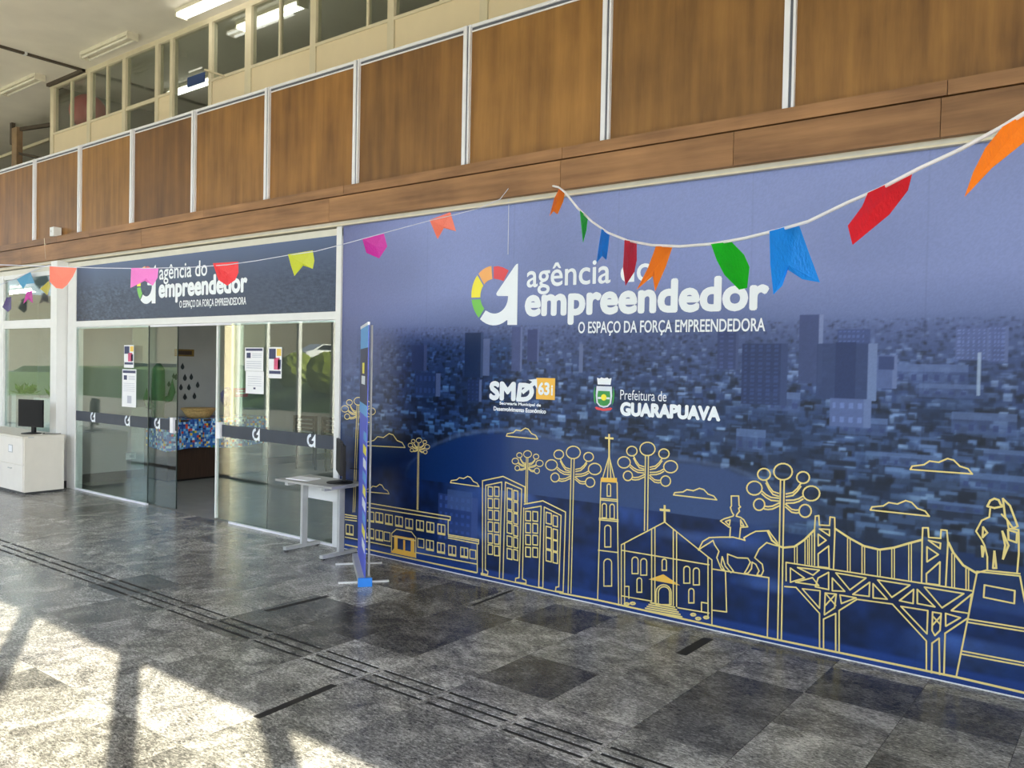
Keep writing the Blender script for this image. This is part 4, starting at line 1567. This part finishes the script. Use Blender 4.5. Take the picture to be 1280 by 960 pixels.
# sensor box and cable on the timber beam
p = onw(69.5, 290, -.08)
sn = empty('sensor_box', (p.x, -.09, p.z - .08), 'small white box fixed on the timber beam above the column', 'sensor')
bx('housing', 'white', sn, p.x - .06, p.x + .06, -.13, -.03, p.z - .06, p.z + .06)
bx('lens', 'greymetal', sn, p.x - .03, p.x - .01, -.132, -.13, p.z - .01, p.z + .02)
a, b = onw(56.5, 298, -.07), onw(58.5, 324, -.07)
MB().tube([a, b], .016, 8).build('cable', 'creamframe', sn)

# ------------------------------------------------------------------ table with monitor, cabinet with monitor
tb = empty('side_table', (-6.05, -.28, 0), 'small grey table with metal legs in front of the glass and mural joint', 'table')
TZ = .665
bx('top', 'greytop', tb, -6.46, -5.66, -.46, -.05, TZ - .02, TZ)
bx('modesty_panel', 'white', tb, -6.30, -5.82, -.20, -.185, TZ - .19, TZ - .025)
for x in (-6.32, -5.80):
    lg = bx('leg', 'greymetal', tb, x - .016, x + .016, -.26, -.20, .04, TZ - .025)
    MB().box(x - .022, x + .022, -.45, -.05, .012, .042).build('foot', 'greymetal', lg)
    for y in (-.43, -.07):
        MB().lathe((x, y, 0), [(.02, 0), (.02, .012)], 10).build('glide', 'black', lg)
    bx('arm', 'greymetal', lg, x - .02, x + .02, -.44, -.07, TZ - .05, TZ - .025)
pp = tag(MB().obox((-6.25, -.30, TZ + .004), Vector((.13, .02, 0)), Vector((-.015, .09, 0)), Vector((0, 0, .004))).build('paper_sheet', 'paper'), 'white sheets of paper lying on the small grey table', 'paper')


def monitor(name, c, rz, h, w, label, group=None):
    t = empty(name, c, label, 'monitor', group)
    R = Matrix.Rotation(rz, 3, 'Z')
    c = Vector(c)

    def rb(nm, mm, mb, parent=t):
        mb.v = [tuple(R @ Vector(q) + c) for q in mb.v]
        return mb.build(nm, mm, parent)
    rb('base', 'black', MB().lathe((0, 0, 0), [(.12, 0), (.12, .008), (.05, .018)], 20))
    rb('neck', 'black', MB().box(-.03, .03, .02, .05, .01, .2))
    s_ = rb('screen', 'black', MB().prism([(-w / 2, -.02, .09), (w / 2, -.02, .09), (w / 2, -.02, .09 + h), (-w / 2, -.02, .09 + h)], (0, .025, 0)).prism([(-w / 2 * .7, .005, .14), (w / 2 * .7, .005, .14), (w / 2 * .7, .005, .05 + h), (-w / 2 * .7, .005, .05 + h)], (0, .03, 0)))
    rb('display', 'display', MB().box(-w / 2 + .012, w / 2 - .012, -.0215, -.02, .105, .075 + h), s_)
    return t


cv = math.atan2(-5.75, -5.0)
monitor('monitor', (-5.83, -.22, TZ), math.radians(-36), .30, .44, 'black monitor seen edge-on on the small grey table')
MB().tube([(-5.78, -.15, TZ + .13), (-5.72, -.08, TZ + .12), (-5.69, -.03, TZ + .03), (-5.68, -.02, .2)], .004, 6).build('cable', 'black')
o = bpy.data.objects['cable.001'] if 'cable.001' in bpy.data.objects else bpy.data.objects['cable']
tag(o, 'thin black cable hanging behind the small grey table', 'cable')

cb = empty('drawer_cabinet', (-12.2, -.43, 0), 'low off-white cabinet with drawers in front of the left glass', 'cabinet')
CT = .745
bx('body', 'cab', cb, -13.2, -11.32, -.665, -.18, .03, CT - .025)
bx('plinth', 'darkskirt', cb, -13.18, -11.34, -.65, -.2, 0, .03)
bx('top', 'cab', cb, -13.22, -11.305, -.69, -.17, CT - .025, CT)
for k, (xa, xb) in enumerate(((-12.24, -11.33), (-13.19, -12.26))):
    for (za, zb_) in ((.04, .37), (.385, .715)):
        d_ = bx('drawer', 'cabfront', cb, xa, xb, -.683, -.665, za, zb_)
        xm = xb - .36
        if za < .1:
            MB().tube([(xm - .05, -.684, zb_ - .05), (xm - .04, -.70, zb_ - .05), (xm + .04, -.70, zb_ - .05), (xm + .05, -.684, zb_ - .05)], .006, 6).build('handle', 'greymetal', d_)
        else:
            bx('label_holder', 'greymetal', d_, xm - .06, xm + .06, -.687, -.683, .52, .62)
            bx('card', 'paper', d_, xm - .05, xm + .05, -.6875, -.687, .53, .61)
bx('maker_plate', 'greymetal', cb, -11.32 - .001, -11.304, -.63, -.56, CT - .02, CT - .008)
monitor('monitor', (-11.72, -.42, CT), math.radians(15), .36, .45, 'black monitor turned sideways on the off-white cabinet')
tag(MB().tube([(-11.62, -.3, CT + .008), (-11.55, -.35, CT + .006), (-11.5, -.3, CT + .006), (-11.45, -.22, CT + .006), (-11.45, -.165, CT + .004)], .005, 6).build('monitor_cable', 'black'), 'black cable lying on the off-white cabinet behind the monitor', 'cable')

# white planter boxes behind the left glass
for i, (xa, xb, yt, lb) in enumerate(((-14.3, onw(20, 500, .35).x, 492, 'white planter box inside at the far left edge'), (onw(43, 500, .35).x, onw(67, 500, .35).x, 498, 'white planter box inside beside the grey column'))):
    zt = onw((10, 55)[i], yt, .35).z
    t = empty('planter_box', ((xa + xb) / 2, .5, 0), lb, 'planter', 'white planters inside the left shop')
    MB().box(xa, xb, .35, .70, .05, zt - .02).build('box', 'white', t)
    MB().box(xa - .01, xb + .01, .34, .71, zt - .02, zt).build('rim', 'white', t)
    MB().box(xa + .05, xb - .05, .40, .65, 0, .05).build('base', 'darkskirt', t)
    pt = empty('leafy_plant', ((xa + xb) / 2, .5, zt), ('leafy green plant in the planter at the far left edge', 'leafy green plant in the planter beside the grey column')[i], 'plant', 'plants in the white planters')
    mb = MB()
    for k in range(40):
        cxp = random.uniform(xa + .1, xb - .05) if i == 0 else random.uniform(xa + (xb - xa) * .45, xb - .03)
        cyp = random.uniform(.4, .65)
        an, el = random.uniform(0, 6.28), random.uniform(.2, 1.3)
        L_ = random.uniform(.10, .24)
        d_ = Vector((math.cos(an) * math.cos(el), math.sin(an) * math.cos(el), math.sin(el)))
        sd2 = d_.cross(Vector((0, 0, 1))).normalized() * L_ * .22
        o_ = Vector((cxp, cyp, zt + .001))
        b_ = o_ + d_ * L_ * .55
        mb.add([o_, b_ + sd2, o_ + d_ * L_ * 1.1, b_ - sd2], [(0, 1, 2, 3)])
    mb.build('foliage', 'leafg', pt)['kind'] = 'stuff'
# clock on the partition wall at left room's back
p = onw(30, 455, 3.5)
ck = empty('wall_clock', (p.x, 3.5, p.z - .15), 'round pale wall clock inside the shop left of the column', 'clock')
struct(bx('wall_inner_back', 'wall', None, -22, -12.1, 3.55, 3.65, 0, 3.05))
mb = MB()
n = 24
poly = [(p.x + .16 * math.cos(6.2832 * k / n), 3.52, p.z + .16 * math.sin(6.2832 * k / n)) for k in range(n)]
MB().prism(poly, (0, .028, 0)).build('rim', 'greymetal', ck)
MB().prism([(p.x + .14 * math.cos(6.2832 * k / n), 3.515, p.z + .14 * math.sin(6.2832 * k / n)) for k in range(n)], (0, .006, 0)).build('dial', 'white', ck)
MB().bar((p.x, 3.512, p.z), (p.x + .05, 3.512, p.z + .07), .012, .004).build('hand', 'black', ck)
MB().bar((p.x, 3.512, p.z), (p.x - .08, 3.512, p.z + .02), .012, .004).build('hand', 'black', ck)

# ------------------------------------------------------------------ roll-up banner seen almost edge-on
FB, NB = Vector((-5.47, -.34, 0)), Vector((-4.80, -.85, 0))
FB, NB = onz(446.5, 697), onz(456.0, 733)
dv = (NB - FB)
dv.z = 0
if dv.length > .9:
    FB = NB - dv.normalized() * .9
dn = (NB - FB).normalized()
sn_ = dn.cross(Vector((0, 0, 1))).normalized()       # side normal
BH = 2.06
bn = empty('rollup_banner', (FB + NB) / 2, 'tall blue roll-up banner standing edge-on in front of the mural', 'banner')
M['b1'] = mat('banner_lightblue', (96, 164, 226), .5, var=.02)
M['b2'] = mat('banner_navy', (38, 40, 84), .5, var=.05)
M['b3'] = mat('banner_blue', (78, 92, 206), .5, var=.08, scale=3)
M['b4'] = mat('banner_cap', (24, 128, 226), .4, var=.02)
shift = -sn_ if sn_.x > 0 else sn_


def bpan(z0, z1, m, nm, off=0.0, u0=0.0, u1=1.0, th=.003):
    a, b = FB.lerp(NB, u0), FB.lerp(NB, u1)
    c = (a + b) / 2 + shift * off + Vector((0, 0, (z0 + z1) / 2))
    return MB().obox(c, (b - a) / 2, shift * th, Vector((0, 0, (z1 - z0) / 2))).build(nm, m, bn)


sheet = bpan(.06, BH, 'b3', 'sheet')
bpan(1.88, BH - .001, 'b1', 'top_print', .004, th=.001)
bpan(1.42, 1.88, 'b2', 'logo_print', .004, th=.001)
bpan(1.67, 1.76, 'lyellow', 'mark', .006, .35, .6, .001)
bpan(1.58, 1.65, 'whiteprint', 'mark', .006, .25, .7, .001)
bpan(1.33, 1.42, 'b1', 'stripe', .004, th=.001)
for k in range(9):
    z = .25 + .11 * k
    bpan(z, z + .07, ('whiteprint', 'lyellow', 'b1')[k % 3], 'mark', .004, .62 - .04 * (k % 2), .96, .001)
pole_b = (FB + NB) / 2 - shift * .05
MB().tube([NB - dn * .08 - shift * .035 + Vector((0, 0, .05)), NB - dn * .08 - shift * .03 + Vector((0, 0, BH))], .009, 8).build('pole', 'greymetal', bn)
MB().obox((FB + NB) / 2 + Vector((0, 0, .035)), (NB - FB) / 2, shift * .05, Vector((0, 0, .028))).build('cassette', 'greymetal', bn)
MB().obox(NB + dn * .012 + Vector((0, 0, .036)), dn * .012, shift * .055, Vector((0, 0, .034))).build('end_cap', 'b4', bn)
MB().obox((FB + NB) / 2 + Vector((0, 0, BH + .008)), (NB - FB) / 2, shift * .008, Vector((0, 0, .012))).build('top_bar', 'alu', bn)
for t in (.12, .75):
    c = NB - dn * t
    MB().bar(c - shift * .2 + Vector((0, 0, .006)), c + shift * .2 + Vector((0, 0, .006)), .03, .01).build('foot', 'white', bn)

# ------------------------------------------------------------------ bunting
FLAGC = {'orange': (255, 138, 30), 'green': (24, 206, 30), 'blue': (24, 150, 248), 'red': (228, 30, 48), 'salmon': (252, 134, 110), 'pink': (240, 132, 214), 'scarlet': (240, 50, 58), 'lime': (206, 216, 50), 'magenta': (206, 24, 168), 'sky': (52, 160, 210), 'purple': (60, 20, 120), 'yellow': (198, 186, 44)}


def film(name, c):
    m, n, l, p = nmat(name)
    out = n['Material Output']
    p.inputs['Base Color'].default_value = L4(c)
    p.inputs['Roughness'].default_value = .35
    tr = n.new('ShaderNodeBsdfTranslucent')
    tr.inputs[0].default_value = L4(c)
    mx = n.new('ShaderNodeMixShader')
    mx.inputs[0].default_value = .22
    nz = n.new('ShaderNodeTexNoise')
    nz.inputs['Scale'].default_value = 14
    b = n.new('ShaderNodeBump')
    b.inputs['Strength'].default_value = .25
    b.inputs['Distance'].default_value = .02
    l.new(nz.outputs['Fac'], b.inputs['Height'])
    l.new(b.outputs[0], p.inputs['Normal'])
    l.new(p.outputs[0], mx.inputs[1])
    l.new(tr.outputs[0], mx.inputs[2])
    l.new(mx.outputs[0], out.inputs[0])
    return m


for k, c in FLAGC.items():
    M['flag_' + k] = film('flag_' + k, c)


def flag(parent, colour, pts, depths):
    """pts: photo outline (top-left first, clockwise); depths: one per point; thin plastic with a small thickness"""
    P3 = [atd(x, y, d_) for (x, y), d_ in zip(pts, depths)]
    n = len(P3)
    c = sum(P3, Vector()) / n
    nv = Vector()
    for i in range(n):
        nv += (P3[i] - c).cross(P3[(i + 1) % n] - c)
    nv.normalize()
    mb = MB()
    c = c + nv * .012                                  # a gentle belly
    vs = P3 + [p_ + nv * .0016 for p_ in P3] + [c, c + nv * .0016]
    fs = [(i, (i + 1) % n, 2 * n) for i in range(n)] + [((i + 1) % n + n, i + n, 2 * n + 1) for i in range(n)] + [(i, i + n, (i + 1) % n + n, (i + 1) % n) for i in range(n)]
    mb.add(vs, fs)
    o = mb.build('flag', 'flag_' + colour, parent)
    o['label'] = colour + ' flag'
    return o


ZA = (onw(690, 235, -.07) - CAM).dot(AF)


def zd(x):
    return 1 / (1 / ZA + (1 / 2.9 - 1 / ZA) * (x - 690) / 560)


b1 = empty('bunting', atd(690, 233, ZA), 'string of bright plastic flags on a white cord across the mural', 'bunting')
near = [(684, 231), (698, 234), (706, 240), (722, 260), (740, 277), (760, 291), (785, 301), (815, 306.5), (850, 308), (890, 305), (930, 298), (975, 287), (1010, 277), (1060, 253), (1100, 236), (1150, 210), (1200, 187), (1250, 160), (1300, 130), (1380, 84)]
pts = [atd(x, y, zd(x)) for x, y in near] + [Vector((2.685, Y_FRONT + .01, 4.2))]
MB().tube(pts, [.008] * len(pts), 8).build('cord', 'string', b1)
tp = MB().obox(onw(694, 228, -.058), (.05, 0, 0), (0, .001, 0), (0, 0, .05)).build('tape', 'tape', b1)


def nf(colour, pts, tilt=0.0):
    x0 = pts[0][0]
    top = zd(sum(p[0] for p in pts[:2]) / 2)
    xm = sum(p[0] for p in pts) / len(pts)
    wid = max(p[0] for p in pts) - min(p[0] for p in pts)
    ds = [top + tilt * (p[0] - xm) / max(wid, 1) for p in pts]
    flag(b1, colour, pts, ds)


nf('orange', [(699, 236), (706, 241), (704, 252), (697, 268), (692, 264), (687, 270), (693, 248)], .14)
nf('green', [(725, 263), (735, 272), (733, 288), (729, 303), (727, 285)], .16)
nf('blue', [(752, 286), (762, 293), (760, 312), (758, 325), (753, 320), (746, 328), (749, 305)], .16)
nf('red', [(781, 300), (796, 303), (796, 325), (793, 340), (782, 357), (779, 335)], .16)
nf('orange', [(820, 308), (841, 308), (832, 334), (819, 364), (816, 345), (796, 362), (810, 335)], .12)
nf('green', [(889, 305), (914, 302), (930, 318), (937, 334), (934, 360), (924, 362), (906, 344), (896, 325)], .1)
nf('blue', [(962, 289), (998, 279), (1012, 318), (1025, 353), (1003, 349), (985, 337), (978, 357), (967, 368), (963, 330)], .1)
nf('red', [(1085, 241), (1141, 215), (1135, 238), (1112, 268), (1066, 306), (1060, 282), (1078, 258)], .14)
nf('orange', [(1254, 158), (1300, 131), (1310, 150), (1280, 178), (1240, 210), (1206, 246), (1217, 215), (1232, 185)], .1)

b2 = empty('bunting', atd(360, 320, 6.1), 'string of pastel paper flags on a clear line in front of the shop sign', 'bunting')
ZR = (onw(640, 232, -.06) - CAM).dot(AF)


def zl(x):
    return 1 / (1 / ZR + (1 / 5.75 - 1 / ZR) * (640 - x) / 560)


far = [(640, 230), (625, 249), (600, 260), (570, 268), (540, 275), (510, 283), (470, 294), (430, 305), (395, 314), (360, 319), (320, 326), (284, 331), (240, 334), (200, 335), (164, 335.5), (120, 335), (95, 334), (62, 333), (0, 331), (-60, 328), (-160, 318)]
MB().tube([atd(x, y, zl(x)) for x, y in far] + [Vector((4.03 - 1.345 * 10, Y_FRONT + .005, 3.6))], .003, 6).build('line', 'line', b2)
MB().tube([onw(636, 222, -.062), onw(636, 246, -.03), onw(635, 318, -.012)], .003, 6).build('loose_end', 'line', b2)
MB().obox(onw(635, 232, -.058), (.02, 0, 0), (0, .001, 0), (0, 0, .06)).build('tape', 'tape', b2)


def ff(colour, pts, tilt=0.05):
    xm = sum(p[0] for p in pts) / len(pts)
    flag(b2, colour, pts, [zl(xm) + tilt * (p[0] - xm) / 30 for p in pts])


ff('salmon', [(62, 333), (96, 335), (91, 346), (84, 356), (78, 361), (70, 360), (62, 352)])
ff('pink', [(164, 335), (198, 335), (197, 347), (191, 357), (181, 351), (163, 360)])
ff('scarlet', [(266, 329), (298, 327), (298, 341), (294, 350), (284, 357), (273, 350)])
ff('lime', [(360, 318), (391, 313), (393, 326), (391, 336), (379, 332), (368, 345), (364, 333)])
ff('magenta', [(453, 299), (480, 292), (484, 308), (474, 323), (458, 316)])
ff('salmon', [(537, 275), (563, 265), (570, 289), (555, 285), (547, 299)])
# short string inside the left shop
b3 = empty('bunting', onw(30, 350, .3), 'short string of small flags before the upper glass left of the column', 'bunting')
MB().tube([onw(63, 331, -.1), onw(40, 339, -.1), onw(22, 347, -.1), onw(-5, 358, -.1)], .006, 6).build('line', 'line', b3)


def gf(colour, pts, yy):
    P3 = [onw(x, y, yy) for x, y in pts]
    flag(b3, colour, pts, [(p - CAM).dot(AF) for p in P3])


gf('sky', [(21, 349), (38, 340), (43, 354), (33, 355), (29, 361)], -.1)
gf('yellow', [(50, 361), (61, 351), (63, 358), (59, 369), (55, 365)], -.1)
gf('magenta', [(33, 365), (40, 363), (41, 379), (35, 374), (29, 380)], -.1)
gf('purple', [(8, 372), (14, 371), (14, 386), (10, 390), (3, 384)], -.1)

# ------------------------------------------------------------------ outside, seen only as reflections and light
struct(bx('ground_outside', 'pave', None, -90, 60, -16, 40, -0.6, -0.21))
struct(bx('wall_street', 'outwall', None, -62, -60, -60, 40, -0.2, 6.0))
struct(bx('hedge_bank', 'darkhedge', None, -50, -46, -16, 30, -0.2, 1.0))
bank = MB().prism([(-90, -16, -.4), (-90, -19, 1.2), (-90, -60, 1.6), (-90, -60, -.4)], (150, 0, 0)).build('ground_bank', 'grass')
struct(bank)
struct(bx('street_outside', 'asphalt', None, -90, 60, -40, -26, 1.0, 1.5))


def mirror(px, py, yy):
    p = onw(px, py, yy)
    return Vector((p.x, -p.y, p.z))


for i, (px, yy, r, lb) in enumerate(((412, 17.5, 1.0, 'round yellow-green bush reflected in the right glass pane'), (372, 18.5, .9, 'round yellow-green bush reflected beside the posters'))):
    p = mirror(px, 480, yy)
    t = empty('round_bush', (p.x, p.y, .6), lb, 'bush', 'clipped bushes outside')
    MB().blob((p.x, p.y, 1.35), r, r, .85, 26, 16, .12).build('foliage', 'hedge', t)
    MB().tube([(p.x, p.y, .3), (p.x, p.y, 1.0)], .08, 8).build('trunk', 'darkwood', t)


def car(c, rz, label):
    t = empty('parked_car', c, label, 'car')
    R = Matrix.Rotation(rz, 3, 'Z')
    c = Vector(c)

    def rb(nm, mm, mb, par=t, sm=False):
        mb.v = [tuple(R @ Vector(q) + c) for q in mb.v]
        return mb.build(nm, mm, par, sm)
    prof = [(-2.1, .35), (-2.15, .7), (-2.0, .95), (-1.2, 1.0), (-.6, 1.42), (.9, 1.45), (1.6, 1.05), (2.05, .95), (2.1, .35)]
    rb('body', 'carpaint', MB().prism([(x, -.85, z) for x, z in prof], (0, 1.7, 0)))
    rb('windscreen', 'cglass', MB().prism([(-1.17, -.72, 1.04), (-1.17, .72, 1.04), (-.66, .66, 1.39), (-.66, -.66, 1.39)], (-.02, 0, .03)))
    for s_ in (-1, 1):
        rb('side_window', 'cglass', MB().prism([(-1.0, s_ * .855, 1.05), (-.55, s_ * .855, 1.37), (.85, s_ * .855, 1.39), (1.35, s_ * .855, 1.08)], (0, s_ * .01, 0)))
        rb('headlight', 'alu', MB().box(-2.17, -2.05, s_ * .62 - .14, s_ * .62 + .14, .68, .82))
        for x in (-1.35, 1.3):
            mb = MB()
            n = 16
            mb.prism([(x + .32 * math.cos(6.2832 * k / n), s_ * .7, .32 + .32 * math.sin(6.2832 * k / n)) for k in range(n)], (0, s_ * .18, 0))
            rb('wheel', 'rubber', mb)
    rb('grille', 'cglass', MB().box(-2.17, -2.1, -.45, .45, .5, .64))


p = mirror(411, 446, 30)
car((p.x, p.y, 1.5), math.radians(100), 'white car parked outside, reflected in the right glass pane')
struct(bx('wall_outside', 'outwall', None, -90, 60, -62, -60, 1.4, 5.0))
